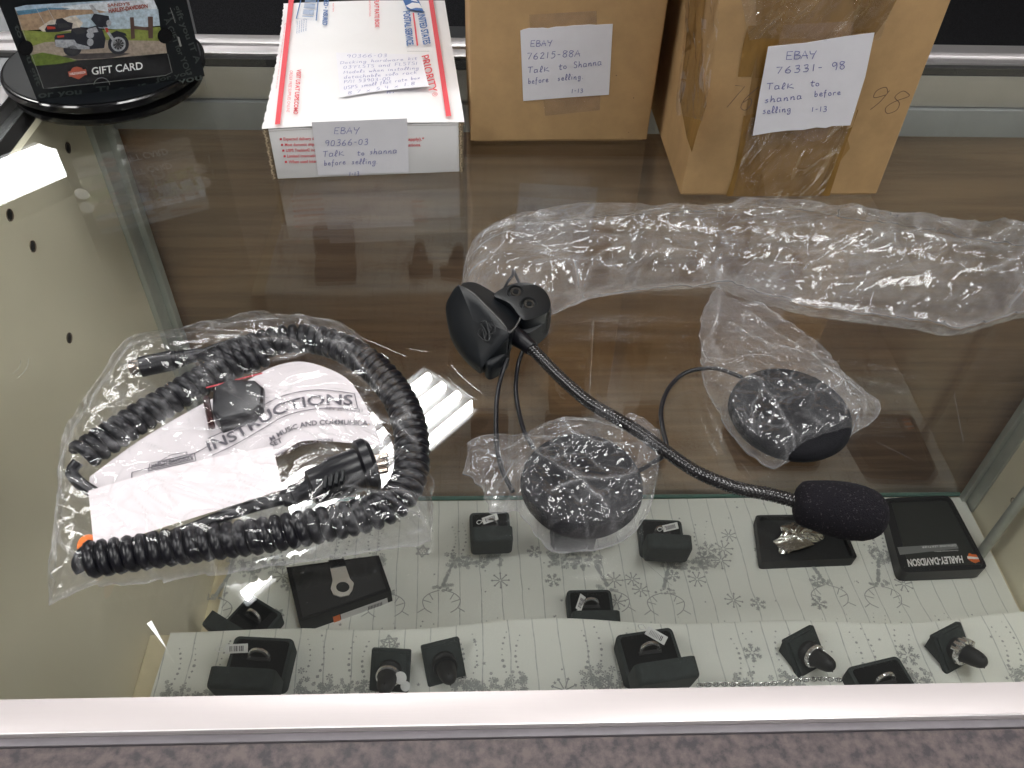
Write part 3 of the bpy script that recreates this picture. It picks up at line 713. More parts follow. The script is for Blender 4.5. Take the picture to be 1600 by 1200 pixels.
def ring_box(label, x, y, z, rz, w=.055, tagpos=None, lid_open=100, group='open ring boxes in the case', lidscale=1.0):
    t = thing('ring_box', label, 'ring box', (x, y, z), (0, 0, rz), group)
    d = .050; h = .021
    b = MB(); b.prism(rounded(w, d, .006), 0, h, .0025); obj('box_base', b, 'soft', t, local=True)
    b = MB(); b.prism(rounded(w-.008, d-.008, .004), h-.004, h+.0006, .0008); pd = obj('pad', b, 'pad', t, local=True)
    b = MB(); b.box(-.012, -.002, h+.0004, .012, .002, h+.0016, .0004); obj('slot', b, 'blackm', pd, local=True)
    ring_torus(Matrix.Translation((0, .002, h+.003)) @ Matrix.Rotation(R(78), 4, 'X'), .0095, .0016, 'chrome', t)
    b = MB(Matrix.Translation((0, -d/2+.002, h-.002)) @ Matrix.Rotation(R(lid_open), 4, 'X'))
    b.prism([(px, py+d/2*.93) for px, py in rounded(w, d*.93*lidscale, .007)], -.001, .019, .005, seg=4)
    # lid as a shell: outer block, hollow side faces the base
    obj('lid', closed_b(b), 'soft', t, local=True)
    if tagpos:
        tx, ty, tz, ang = tagpos
        T = Matrix.Translation((tx, ty, tz)) @ Matrix.Rotation(ang, 4, 'Z') @ Matrix.Rotation(R(35), 4, 'X')
        b = MB(T); b.box(-.011, -.0045, 0, .011, .0045, .0006, .0002); tg = obj('price_tag', b, 'whiteink', t, local=True)
        b = MB(T)
        for k in range(9): b.box(-.007+k*.0016, -.0026, .00065, -.007+k*.0016+rr.choice((.0005, .0009)), .0026, .0008)
        obj('barcode', b, 'print', tg, local=True, smooth=0)
        b = MB(T); b.tube(catmull([(-.011, 0, .0003), (-.016, .003, .002), (-.020, .001, .004), (-.017, -.002, .002), (-.011, 0, .0003)], 4), .0005, 6); obj('tag_string', b, 'whiteink', t, local=True)
    return t
def closed_b(b): return b
# floor level ones: positions from where they stand on the floor
def onfloor(u, v, z=ZF+.003): return atz(u, v, z)
rb = ((766, 866, 2, 'ring box at the back behind the clear-wrapped left speaker, its lid facing out', (.0, .004, .034, .35), ZF+.003, .055),
      (1036, 878, -3, 'ring box at the back between the wrapped speaker and the silver brooch box', (.010, .004, .033, .3), ZF+.003, .059),
      (893, 862, 0, 'ring box almost hidden beneath the wrapped left speaker', None, ZF+.003, .055),
      (924, 995, 0, 'ring box half hidden behind the edge of the raised step, silver ring showing', (-.013, .003, .026, 1.2), ZF+.003, .058),
      (393, 1015, -32, 'ring box standing askew behind the left end of the step', None, ZF+.003, .055),
      (1018, 1078, 8, 'ring box in the middle of the raised step with a slanted white barcode tag', (.006, .008, .040, -.75), ZS+.003, .062),
      (402, 1090, -4, 'ring box at the left end of the raised step with white tag hanging left', (-.022, .006, .030, .1), ZS+.003, .062),
      (1388, 1128, 12, 'ring box cut off by the near rail below the two jewelled ring stands', None, ZS+.003, .060))
for u, v, rz, lab, tg, z, w in rb:
    p = atz(u, v, z); ring_box(lab, p.x, p.y+.030, z, R(rz), w, tg)

def ring_stand(label, u, v, rz, ringm='chrome', gems=0, big=False, tagd=True, pl_m='soft'):
    z = ZS+.004; p = atz(u, v, z)
    t = thing('ring_stand', label, 'ring stand', (p.x, p.y, z), (0, 0, rz), 'square ring stands on the raised step')
    tl = R(38)   # sloping plate, finger sticks out of it
    T = Matrix.Translation((0, .012, .012)) @ Matrix.Rotation(tl, 4, 'X')
    b = MB(T); b.prism(rounded(.040, .042, .002), -.006, -.001, .0008); b.prism(rounded(.034, .036, .002), -.001, .0015, .0008); obj('plate', b, 'soft', t, local=True)
    b = MB(); W_ = .0185; Pw = [T @ Vector((0, -.020, -.0055)), T @ Vector((0, .020, -.0055)), Vector((0, .030, -.001)), Vector((0, -.002, -.001))]
    vs_ = [Vector((sx*W_, p.y, p.z)) for sx in (-1, 1) for p in Pw]; b.add(vs_, [(0, 1, 2, 3), (7, 6, 5, 4), (0, 4, 5, 1), (1, 5, 6, 2), (2, 6, 7, 3), (3, 7, 4, 0)]); closedmesh(obj('foot', b, 'soft', t, local=True))
    T2 = T @ Matrix.Rotation(R(18), 4, 'X')
    b = MB(T2); b.lathe([(.0125, 0), (.0125, .004), (.0105, .006), (.0098, .014), (.0090, .024), (.0080, .030), (.0064, .034), (.0040, .0365), (.0006, .0375)], 24); obj('finger', b, 'blackm', t, local=True)
    b = MB(T2); b.box(-.0004, -.0066, .0295, .0004, .0066, .0352); obj('slit', b, 'pad', t, local=True)
    ring_torus(T2 @ Matrix.Translation((0, 0, .011)) @ Matrix.Rotation(R(8), 4, 'X'), .0108 if not big else .0115, .0017 if not big else .0024, ringm, t, gems)
    if big:
        for k in range(5):
            b = MB(T2 @ Matrix.Rotation(R(40+k*25), 4, 'Z')); b.box(.0105, -.002, .006, .0152, .002, .016, .001); obj('ring_crest', b, 'chrome', t, local=True)
    if tagd:
        b = MB(T2 @ Matrix.Translation((.013, .002, .016)) @ Matrix.Rotation(R(-20), 4, 'X')); b.lathe([(.0062, 0), (.0062, .0004)], 20); obj('round_tag', b, 'whiteink', t, local=True)
        b = MB(T2 @ Matrix.Translation((.018, -.008, .014)) @ Matrix.Rotation(R(-20), 4, 'X')); b.lathe([(.005, 0), (.005, .0004)], 20); obj('round_tag', b, 'whiteink', t, local=True)
    return t
ring_stand('square ring stand with a thin band and round white tags, left of the pair', 608, 1074, R(-4), 'chrome', 0)
ring_stand('square ring stand with a black band, right of the left pair', 698, 1060, R(14), 'black', 0, tagd=False)
ring_stand('square ring stand with a diamond studded ring, tilted to the right', 1268, 1042, R(26), 'chrome', 24, tagd=False)
ring_stand('square ring stand with a chunky silver ring at the right end of the step', 1498, 1036, R(24), 'chrome', 10, big=True, tagd=False)

# silver chain along the near rail
ch = thing('silver_chain', 'silver link chain lying along the near edge of the step', 'chain', atz(1220, 1075, ZS))
CP_ = resample(catmull([atz(u, v, ZS+.003) for u, v in ((1090, 1071), (1130, 1069), (1180, 1070), (1230, 1066), (1260, 1062), (1290, 1061), (1320, 1063), (1345, 1062))], 5), .0042)
for i, p in enumerate(CP_[:-1]):
    q = CP_[i+1]; dr = (q-p).normalized(); ang = math.atan2(dr.y, dr.x)
    T = Matrix.Translation((p+q)/2) @ Matrix.Rotation(ang, 4, 'Z') @ Matrix.Rotation(R(70 if i % 2 else 5), 4, 'X')
    b = MB(T); b.tube([(.0034*math.cos(6.283*k/12), .0021*math.sin(6.283*k/12), 0) for k in range(12)], .0007, 6, closed=True); obj('link', b, 'chrome', ch)

# black box with bottle opener
zt = ZF+.031
bo = thing('opener_box', 'black gift box with a silver bottle opener on top, under the corded bag', 'gift box', atz(530, 930, ZF+.003))
top = [atz(u, v, zt) for u, v in ((447, 886), (592, 867), (611, 922), (467, 972))]
b = MB(); b.prism([(q.x, q.y) for q in top], ZF+.004, zt, .0015); obj('box_body', b, 'black', bo)
b = MB(); c4 = [(sum(q.x for q in top)/4), (sum(q.y for q in top)/4)]; b.prism([(c4[0]+(q.x-c4[0])*.90, c4[1]+(q.y-c4[1])*.90) for q in top], zt, zt+.0012, .0006); obj('card_insert', b, 'blackm', bo)
sf = lambda u, v, off=0: atz(u, v, zt+.002+off)
b = MB(); stem = [sf(u, v) for u, v in ((516, 888), (540, 885), (547, 905), (553, 912), (551, 922), (545, 931), (532, 934), (521, 930), (517, 921), (520, 908))]
b.prism([(q.x, q.y) for q in stem], zt+.0025, zt+.0045, .0006); obj('bottle_opener', b, 'steel', bo)
b = MB(); cc = [sf(536+10.5*math.cos(a)*1.0, 919+8*math.sin(a)) for a in np.linspace(0, 6.0, 14)]; b.prism([(q.x, q.y) for q in cc], zt+.0044, zt+.0049); obj('opener_mouth', b, 'blackm', bo)
b = MB(); b.prism([(q.x, q.y) for q in [sf(u, v) for u, v in ((514, 878), (538, 875), (541, 886), (517, 890))]], zt+.002, zt+.006, .0006); obj('opener_clip', b, 'black', bo)
A, B_ = top[3], top[2]; N = (B_-A).cross(Vector((0, 0, 1))).normalized(); fs_ = onplane(A, N)
b = MB(); pxpoly(b, [(532, 960), (605, 934), (607, 946), (534, 971)], fs_, .0006); obj('price_label', b, 'white', bo, smooth=0)
b = MB(); pxpoly(b, [(520, 964), (531, 960), (533, 971), (522, 974)], fs_, .0006); obj('orange_label', b, 'orange', bo, smooth=0)
b = MB()
for k in range(10): x = 575+k*2.3; pxpoly(b, [(x, 948-(k*.8)), (x+1.2, 947.6-(k*.8)), (x+1.4, 953-(k*.8)), (x+.2, 953.4-(k*.8))], fs_, .0009)
obj('barcode', b, 'print', bo, smooth=0)

# brooch box
def tray(t, rim, zr, zb, wall, m, depth, bev=.0015):
    P = [atz(u, v, zr) for u, v in rim]; c = sum(P, Vector())/len(P); n = len(P)
    inn = [c+(p-c)*(1-wall/(p-c).length) for p in P]
    b = MB(); vs = [Vector((p.x, p.y, zb)) for p in P]+[p.copy() for p in P]+[p.copy() for p in inn]+[Vector((p.x, p.y, zr-depth)) for p in inn]
    for p in vs[:n]: p.x = c.x+(p.x-c.x)*.985; p.y = c.y+(p.y-c.y)*.985
    fs = []
    for k in range(3):
        for i in range(n): fs.append((k*n+i, k*n+(i+1) % n, (k+1)*n+(i+1) % n, (k+1)*n+i))
    fs.append(tuple(range(n))[::-1]); fs.append(tuple(3*n+i for i in range(n)))
    b.add(vs, fs); o = obj('tray', b, m, t); closedmesh(o)
    return c
def rnd_px(P, r=.12):
    out = []; n = len(P)
    for i in range(n):
        a, b, c = Vector((*P[i-1], 0)), Vector((*P[i], 0)), Vector((*P[(i+1) % n], 0))
        for t in (0, .33, .66, 1):
            p = b+(a-b)*r*(1-t)**2+(c-b)*r*t*t; out.append((p.x, p.y))
    return out
t = thing('brooch_box', 'open black box holding a silver eagle brooch, behind the foam microphone', 'gift box', atz(1258, 880, ZF+.003))
tray(t, rnd_px([(1180, 805), (1312, 803), (1340, 872), (1190, 878)], .05), ZF+.022, ZF+.003, .006, 'blackm', .008)
b = MB(); rng = random.Random(5); zb = ZF+.0165
out_ = [(1208, 846), (1215, 842), (1222, 832), (1219, 824), (1228, 817), (1243, 815), (1256, 818), (1266, 824), (1280, 827), (1286, 836), (1280, 846), (1268, 848), (1262, 855), (1244, 858), (1230, 865), (1218, 864), (1216, 855)]
Pp = [atz(u, v, zb) for u, v in out_]; c0 = sum(Pp, Vector())/len(Pp); Pq = catmull(Pp, 4, True); n = len(Pq); vs = []; fs = []
for k in range(9):
    f = 1-k/9
    for i, p in enumerate(Pq):
        q = c0+(p-c0)*f; q.z = zb+.006*(1-f*f)+.0018*math.sin(i*.9+k*.4)*f*(1 if k else 0)+.0012*math.sin((q.x+q.y*.7)*1500)*(1 if k else 0); vs.append(q)
vs.append(c0+Vector((0, 0, .007)))
for k in range(8):
    for i in range(n): fs.append((k*n+i, k*n+(i+1) % n, (k+1)*n+(i+1) % n, (k+1)*n+i))
for i in range(n): fs.append((8*n+i, 8*n+(i+1) % n, 9*n))
b.add(vs, fs); obj('eagle_brooch', b, 'silver', t, smooth=30)
b = MB()
for k in range(6): b.tube(catmull([atz(1212+k*3, 851+k*2.0, zb+.004), atz(1232+k*3, 846+k*2.4, zb+.0065), atz(1262+k*2, 843+k*1.5, zb+.004)], 4), [.0009]*9, 6)
b.tube(catmull([atz(1262, 832, zb+.005), atz(1272, 834, zb+.007), atz(1283, 843, zb+.004), atz(1287, 838, zb+.002)], 4), .0013, 6)
obj('feathers', b, 'silver', t)

# tin with leather goods card
t = thing('tin_box', 'open black tin with upside-down white lettering and orange emblem', 'tin box', atz(1460, 890, ZF+.003))
zr = ZF+.026
tray(t, rnd_px([(1378, 779), (1484, 774), (1545, 889), (1409, 895)], .09), zr, ZF+.003, .0045, 'black', .006)
zi = zr-.0055; sfz = lambda u, v, off=0: atz(u, v, zi+off)
b = MB(); b.prism([(q.x, q.y) for q in [sfz(u, v) for u, v in ((1393, 786), (1480, 783), (1532, 882), (1420, 886))]], zi-.0003, zi+.0006); obj('card_insert', b, mat('dark green black card', (.014, .018, .016), .35), t)
b = MB(); pxtext(b, 'HARLEY-DAVIDSON', (1503, 868.5), (1417, 874.5), 11, sfz, .0012, bold=.035, slant=(.25, .97)); obj('lettering', b, 'whiteink', t, smooth=0)
b = MB(); pxpoly(b, [(1402, 855), (1494, 849), (1498, 857), (1406, 867)], sfz, .0011); obj('grey_band', b, 'midgrey', t, smooth=0)
b = MB(); pxtext(b, 'GENUINE LEATHER', (1494, 850.5), (1440, 853.5), 3.2, sfz, .0014, slant=(.2, .98)); pxtext(b, 'Genuine Street Riders', (1497, 859), (1460, 861), 2, sfz, .0014, slant=(.2, .98)); obj('lettering', b, 'whiteink', t, smooth=0)
b = MB(); pxpoly(b, [(1514, 864), (1519, 866), (1529, 867), (1531, 872), (1534, 876), (1524, 880), (1517, 877), (1511, 872)], sfz, .0012); obj('emblem', b, 'orange', t, smooth=0)
b = MB(); pxpoly(b, [(1511, 869), (1533, 871), (1534, 874), (1512, 873)], sfz, .0014); obj('emblem_bar', b, 'whiteink', t, smooth=0)

# ================================================================== gift card spinner
Dc = Vector((-.304, .684, 0))
t = thing('card_spinner', 'round gloss black turntable stand at the upper left corner', 'card stand', Dc)
b = MB(Matrix.Translation(Dc)); b.lathe([(.066, .0003), (.073, .0008), (.0745, .003), (.0745, .0065), (.072, .0078), (.0695, .0085), (.0695, .0115), (.077, .0125), (.0785, .014), (.0785, .0185), (.0775, .0195), (.072, .0198)], 96); o = obj('turntable', b, 'gloss', t, smooth=30)
b = MB(Matrix.Translation(Dc)); b.lathe([(.0755, .0198), (.0755, .0203), (.074, .0205)], 96); obj('top_plate', b, 'black', t)
ZD = .0206
A, B_ = atz(58, 157, ZD), atz(320, 119, ZD); ex = (B_-A).normalized(); N = ex.cross(Vector((0, 0, 1))).normalized()
if N.y > 0: N = -N
th = .004
cc = thing('card_carrier', 'black gift card carrier standing on the round turntable', 'card carrier', (A+B_)/2)
def pbox(mb, A, ex, N, w, h, th, z0=0): # upright plate behind the plane through A
    q = [A+Vector((0, 0, z0)), A+ex*w+Vector((0, 0, z0)), A+ex*w+Vector((0, 0, h)), A+Vector((0, 0, h))]
    mb.add(q+[p-N*th for p in q], [(0, 1, 2, 3), (7, 6, 5, 4), (0, 4, 5, 1), (1, 5, 6, 2), (2, 6, 7, 3), (3, 7, 4, 0)])
b = MB(); pbox(b, A, ex, N, (B_-A).length, .15, th); obj('carrier', b, 'black', cc, smooth=0)
S = onplane(A, N)
b = MB(); 
pathtext(b, 'or you   TI  a gift for you', [(60, 153), (140, 146), (230, 140), (316, 124)], 10, S, .0003, bold=.02)
for (s_, p0, p1, h) in (('to you gift', (22, 40), (58, 135), 8), ('A GIFT for YOU', (256, 30), (292, 118), 9), ('gift you IT A', (272, 10), (306, 100), 9), ('for you', (245, 128), (300, 116), 7), ('IT', (262, 20), (268, 36), 8)): pxtext(b, s_, p0, p1, h, S, .0003, bold=.02)
obj('faint_lettering', b, 'greyink', cc, smooth=0)
gc = thing('gift_card', 'gift card showing a touring motorcycle by the sea, in the black carrier', 'gift card', S(168, 137, .0012))
def card_round(P, r=.07):
    return rnd_px(P, r)
cardP = card_round([(23, 12), (238, -2), (269, 115), (68, 138)], .05)
b = MB(); f_ = [S(u, v, .0006) for u, v in cardP]; b2 = [S(u, v, .0016) for u, v in cardP]; n = len(f_)
b.add([p for p in b2]+[q-N*.001 for q in b2], [tuple(range(n)), tuple(range(2*n-1, n-1, -1))]+[(i, n+i, n+(i+1) % n, (i+1) % n) for i in range(n)]); obj('card', b, mat('black card face', (.010, .010, .012), .25), gc, smooth=0)
layers = [
 ('sky', (.42, .55, .68), [(23, 12), (40, 8), (238, -3), (246, 12), (180, 26), (30, 26)]),
 ('cloud', (.70, .76, .82), [(95, 10), (160, 3), (240, -1), (247, 16), (190, 28), (120, 24)]),
 ('sea', (.50, .62, .72), [(85, 25), (150, 18), (247, 14), (250, 40), (190, 46), (120, 42), (80, 32)]),
 ('sea_blue', (.10, .25, .38), [(26, 17), (75, 12), (110, 13), (80, 20), (29, 24)]),
 ('cliff', (.42, .29, .19), [(27, 24), (60, 20), (78, 15), (150, 15), (168, 19), (110, 25), (84, 34), (66, 46), (34, 48)]),
 ('beach', (.70, .63, .55), [(60, 44), (78, 32), (118, 25), (130, 36), (120, 50), (70, 52)]),
 ('grass', (.25, .30, .07), [(34, 47), (80, 50), (140, 47), (200, 45), (250, 42), (258, 66), (200, 66), (60, 74), (44, 72)]),
 ('road', (.40, .33, .27), [(44, 74), (70, 66), (140, 62), (258, 64), (261, 83), (160, 92), (120, 94), (50, 92), (46, 82)]),
 ('near_grass', (.13, .19, .03), [(48, 86), (66, 82), (100, 88), (120, 95), (90, 100), (55, 103), (50, 95)]),
 ('shadow', (.07, .06, .06), [(95, 88), (120, 84), (190, 82), (205, 84), (170, 91), (120, 93)])]
for i, (nm, c, P) in enumerate(layers):
    b = MB(); pxpoly(b, P, S, .0018+.00003*i); obj('printed_'+nm, b, mat('print '+nm, c, .3, var=.35, vscale=350), gc, smooth=0)
def pdisc(mb, cx, cy, rx, ry, off, n=20, a0=0, a1=6.283): mb.poly([S(cx+rx*math.cos(a0+(a1-a0)*k/n), cy+ry*math.sin(a0+(a1-a0)*k/n), off) for k in range(n)])
o1 = .0022
b = MB(); pdisc(b, 185, 69, 16.5, 16, o1); pdisc(b, 113, 77, 14, 11, o1)
pxpoly(b, [(85, 58), (87, 54), (110, 51), (118, 56), (117, 68), (86, 70)], S, o1+.00003); pxpoly(b, [(112, 44), (125, 50), (139, 43), (150, 40), (160, 47), (165, 60), (163, 75), (140, 77), (120, 74), (110, 55)], S, o1+.00003)
pxpoly(b, [(70, 46), (74, 39), (86, 38), (88, 30), (97, 28), (106, 34), (114, 36), (112, 46), (90, 50), (72, 50)], S, o1+.00003); pxpoly(b, [(142, 30), (147, 21), (170, 25), (172, 38), (165, 44), (152, 42)], S, o1+.00003); pxpoly(b, [(170, 54), (182, 48), (196, 52), (198, 56), (184, 54), (172, 60)], S, o1+.00006)
obj('printed_motorcycle', b, mat('print bike black', (.014, .016, .025), .3), gc, smooth=0)
b = MB(); pdisc(b, 185, 69, 11.5, 11.5, o1+.00009); pxpoly(b, [(86, 62), (116, 62), (120, 68), (140, 73), (140, 77), (116, 77), (87, 73)], S, o1+.00009); pdisc(b, 141, 55, 6, 5, o1+.00009); pdisc(b, 141, 66, 5, 6, o1+.00009)
pxpoly(b, [(161, 42), (166, 42), (182, 66), (178, 68)], S, o1+.00012); pxpoly(b, [(139, 8), (144, 7), (155, 20), (148, 22)], S, o1+.00009); pxpoly(b, [(134, 46), (150, 42), (154, 50), (138, 52)], S, o1+.00012); pdisc(b, 170, 36, 4, 5, o1+.00012)
obj('printed_chrome', b, mat('print chrome', (.42, .44, .48), .3, var=.4, vscale=500), gc, smooth=0)
b = MB(); pdisc(b, 185, 69, 8.5, 8.5, o1+.00012); pxpoly(b, [(110, 45), (122, 43), (138, 45), (132, 52), (120, 54)], S, o1+.00013); pxpoly(b, [(90, 37), (104, 36), (110, 42), (92, 44)], S, o1+.00012); pdisc(b, 113, 78, 9, 7, o1+.00009); obj('printed_wheel_hub', b, mat('print dark hub', (.03, .03, .035), .3), gc, smooth=0)
b = MB(); pxpoly(b, [(73, 41), (86, 42), (87, 45), (74, 46)], S, o1+.0001); pxpoly(b, [(89, 56), (100, 55), (100, 58), (90, 59)], S, o1+.0001); pxpoly(b, [(164, 44), (168, 43), (170, 50), (166, 51)], S, o1+.00015); obj('printed_red', b, mat('print red', (.45, .05, .03), .3), gc, smooth=0)
b = MB()
for k in range(10):
    a = k*math.pi/5; pxpoly(b, [(185+2*math.cos(a+.5), 69+2*math.sin(a+.5)), (185+8.5*math.cos(a), 69+8.5*math.sin(a)), (185+8.5*math.cos(a+.09), 69+8.5*math.sin(a+.09))], S, o1+.00016)
pxline(b, [(125, 30), (135, 26), (142, 30)], .0004, S, N, o1+.0001); pxline(b, [(56, 12), (72, 42)], .00025, S, N, o1+.0001); pxline(b, [(73, 10), (88, 38)], .00025, S, N, o1+.0001)
obj('printed_spoke', b, mat('print spoke', (.45, .46, .48), .3), gc, smooth=0, kind='stuff')
b = MB()
for P in ([(203, 27), (209, 27), (211, 60), (205, 61)], [(231, 26), (239, 26), (239, 60), (232, 60)], [(206, 40), (234, 43), (234, 48), (206, 45)]): pxpoly(b, P, S, .0022)
obj('printed_fence', b, mat('print fence', (.10, .06, .05), .3), gc, smooth=0)
b = MB(); pxtext(b, "SANDY'S", (168, 10.5), (203, 8), 4.5, S, .0023, bold=.03); pxtext(b, 'HARLEY-DAVIDSON', (170, 20), (231, 12), 6, S, .0023, bold=.045); obj('shop_lettering', b, mat('print maroon', (.30, .07, .05), .3), gc, smooth=0)
b = MB(); pxtext(b, 'GIFT CARD', (144, 117), (223.5, 108), 11.5, S, .0019, bold=.01); obj('lettering', b, 'whiteink', gc, smooth=0)
em = mat('print emblem red', (.42, .10, .06), .3)
b = MB(); pxpoly(b, [(113, 106), (120, 104), (128, 106), (131, 112), (132, 118), (123, 124), (112, 120), (109, 113)], S, .0019); pxpoly(b, [(106, 112), (134, 108), (136, 117), (108, 120)], S, .0020); obj('emblem', b, em, gc, smooth=0)
b = MB(); pxtext(b, 'HARLEY-DAVIDSON', (109, 117.5), (133.5, 114.5), 3.6, S, .0022, bold=.02); obj('emblem_lettering', b, 'whiteink', gc, smooth=0)
b = MB()
pxline(b, [(159+12.5*math.cos(a), 133.5-12*math.sin(a)) for a in np.linspace(.05, 3.05, 14)], .0003, S, N, .0021)
pxline(b, [(23, 12), (68, 138), (80, 137.5), (258, 118), (269, 113), (262, 84)], .0003, S, N, .0021)
pxline(b, [(266, 12), (274, 36)], .0003, S, N, .0009); pxpoly(b, [(277, 57), (280, 58), (284, 72), (281, 73)], S, .0009)
pxline(b, [(319, 121), (323, 139)], .0004, S, N, .0009)
obj('cut_line', b, mat('pale cut edge', (.30, .31, .30), .4), cc, smooth=0)
for cx, cy in ((40, 75), (258, 56)):
    b = MB(); pdisc(b, cx, cy, 12, 12, .0026); obj('thumb_notch', b, 'gloss', cc, smooth=0)

# ================================================================== boxes on the glass
# postal carton
ang = .0893; ox, oy = -.1463, .5382; BW, BH, BL = .137, .0425, .219
ex = Vector((math.cos(ang), math.sin(ang), 0)); ey = Vector((-math.sin(ang), math.cos(ang), 0)); O = Vector((ox, oy, 0)); ez = Vector((0, 0, 1))
pb = thing('postal_box', 'white postal carton with red stripes and blue lettering', 'box', O+ex*BW/2+ey*BL/2)
TB = Matrix((ex.to_4d(), ey.to_4d(), ez.to_4d(), (0, 0, 0, 1))).transposed(); TB = Matrix.Translation(O) @ Matrix(((ex.x, ey.x, 0), (ex.y, ey.y, 0), (0, 0, 1))).to_4x4()
b = MB(TB); b.box(.0016, .0022, .0006, BW-.0016, BL, BH-.003); obj('tray_body', b, 'white', pb, smooth=0)
b = MB(TB)
# top panel slightly bowed, torn left edge
def topg(s, t):
    x = -.0012+(BW+.0024)*s; y = -.0006+(BL)*t
    if s == 0: x -= .0003*math.sin(t*90)+.0003*math.sin(t*210)-(.002*math.sin(t*3.1))
    return (x, y, BH-.0026+.0026*math.sin(math.pi*t*.9+.2)*0+ .0012*math.sin(math.pi*s))
b.grid(topg, 12, 60); o = obj('top_panel', b, 'white', pb, smooth=50)
sol = [v.co.copy() for v in o.data.vertices]
b = MB(TB); b.grid(lambda s, t: tuple(Vector(topg(s, t))-Vector((0, 0, .0022)) ), 12, 60); obj('top_lining', b, 'flute', pb)
b = MB(TB); b.box(.0030, -.0003, .0004, BW-.0030, .0022, BH-.0032, .0004); obj('front_panel', b, 'white', pb)
for x0 in (-.0004, BW-.0028):
    b = MB(TB)
    zz = [k*.0012 for k in range(int((BH-.003)/.0012)+1)]
    P = [(x0+.0008+(.0007 if k % 2 else -.0007)+.0004*math.sin(k), -.0006, .0004+z) for k, z in enumerate(zz)]
    b.box(x0, -.0002, .0003, x0+.0032, .004, BH-.0035, .0003); obj('corrugated_edge', b, 'flute', pb)
    b = MB(TB); b.tube(P, .0005, 5); obj('flute_line', b, mat('kraft flute', (.42, .33, .22), .9), pb)
P0t = TB @ Vector((0, 0, BH)); ST = onplane(P0t - Vector((0, 0, .0016)), (0, 0, 1)); ST_ = lambda u, v, off=0: ST(u, v, off+.0012)
NF = -ey; SF = onplane(TB @ Vector((0, -.0003, 0)), NF)
b = MB()
for P in ([(452, -8), (457+3, -8), (437.5, 193.5), (429.5, 194.5)], [(668.5, -8), (675.5, -8), (705, 181), (697, 182)]): pxpoly(b, P, ST_, .0004)
obj('red_stripe', b, 'red', pb, smooth=0)
b = MB()
def vtext(mb, s, p0, p1, h, **k): pxtext(mb, s, p0, p1, h, ST_, .0005, **k)   # runs away-to-near, so the letters lean on their side
vtext(b, 'UNITED STATES', (652.5, 20), (662, 70), 11, bold=.03); vtext(b, 'POSTAL SERVICE.', (630, 18), (636, 72), 10.5, bold=.03)
obj('lettering', b, 'blue', pb, smooth=0); b = MB()
vtext(b, 'TRACKED \u2022 INSURED', (507.5, -18), (504, 39), 7, bold=.03)
for k in range(5): vtext(b, 'postal service label', (478-k*3.5, 30+k*.8), (477-k*3.5, 48+k), 2)
obj('lettering', b, 'blue', pb, smooth=0)
b = MB(); pxpoly(b, [(628, -4), (636, 14.5), (662, 18), (655, 2), (650, -4)], ST_, .0005); obj('emblem_ground', b, 'blue', pb, smooth=0)
b = MB(); pxline(b, [(472, -8), (463, 29), (494, 32), (498, -8)], .0009, ST_, (0, 0, 1), .0005); obj('label_frame', b, 'blue', pb, smooth=0)
b = MB(); pxpoly(b, [(634, 9), (644, 4), (655, 5), (660, 13), (650, 12), (642, 14)], ST_, .0008); pxpoly(b, [(640, -3), (649, -2), (653, 3), (643, 1)], ST_, .0008); obj('eagle_print', b, 'white', pb, smooth=0)
b = MB()
for k in range(16):
    v = -4+k*1.9; u = 476.5-.17*v
    if k % 5 != 4: pxpoly(b, [(u, v), (u+17, v+1.2), (u+17, v+2.3), (u, v+1.1)], ST_, .0006)
obj('barcode', b, 'bluelt', pb, smooth=0)
b = MB(); vtext(b, 'SMALL FLAT RATE BOX', (584.5, -20), (586, 43), 7, bold=.02); vtext(b, 'FOR DOMESTIC AND INTERNATIONAL', (576, -20), (577, 26), 2.6)
obj('lettering', b, 'red', pb, smooth=0); b = MB(); vtext(b, 'PRIORITY', (657, 88), (671, 145), 13, bold=.012); obj('lettering', b, 'red', pb, smooth=0); b = MB(); vtext(b, '\u00ae', (675, 145), (676, 151), 8)
obj('lettering', b, 'red', pb, smooth=0); b = MB(); vtext(b, 'VISIT US AT USPS.COM\u00ae', (464, 108), (458.5, 178), 6.5, bold=.03); obj('lettering', b, 'red', pb, smooth=0); b = MB(); vtext(b, 'ORDER FREE SUPPLIES ONLINE', (453, 110), (447.5, 175), 4.8)
obj('lettering', b, 'red', pb, smooth=0); b = MB()
for (u, v0, v1) in ((520, 5, 18),): vtext(b, 'scan here', (u, v0), (u-.5, v1), 3)
obj('lettering', b, 'red', pb, smooth=0); b = MB(); vtext(b, 'For domestic use with delivery confirmation at usps.com visit for details and rules', (445, 36), (431, 138), 1.8)
obj('lettering', b, 'red', pb, smooth=0)
b = MB(); pxpoly(b, [(644.5, 20), (647, 20), (653.5, 71), (651, 71.5)], ST_, .0005); obj('red_line', b, 'red', pb, smooth=0)
b = MB(); pxline(b, [(636, 80), (671, 80)], .0005, ST_, (0, 0, 1), .0005); obj('grey_line', b, 'midgrey', pb, smooth=0)
b = MB()
for i, (s_, u1) in enumerate((('Expected delivery date specified for', 530), ('Most domestic shipments include up to', 538), ('USPS Tracking\u00ae included for domestic', 536), ('Limited international insurance', 528), ('When used internationally, a', 526))):
    u0 = 443+i*2; v0 = 219.5+i*8.9; pxtext(b, s_, (u0, v0), (u1, v0-1.6), 4.6, SF, .0003, bold=.02)
    pxpoly(b, [(u0-6, v0-3.6), (u0-2.6, v0-3.7), (u0-2.6, v0-.4), (u0-6, v0-.3)], SF, .0003)
pxtext(b, 'restrictions apply).*', (598, 220.5), (663, 219.5), 4.8, SF, .0003, bold=.02); pxtext(b, 'and many destinations.', (588, 230), (658, 228.5), 4.8, SF, .0003, bold=.02)
obj('lettering', b, 'red', pb, smooth=0)

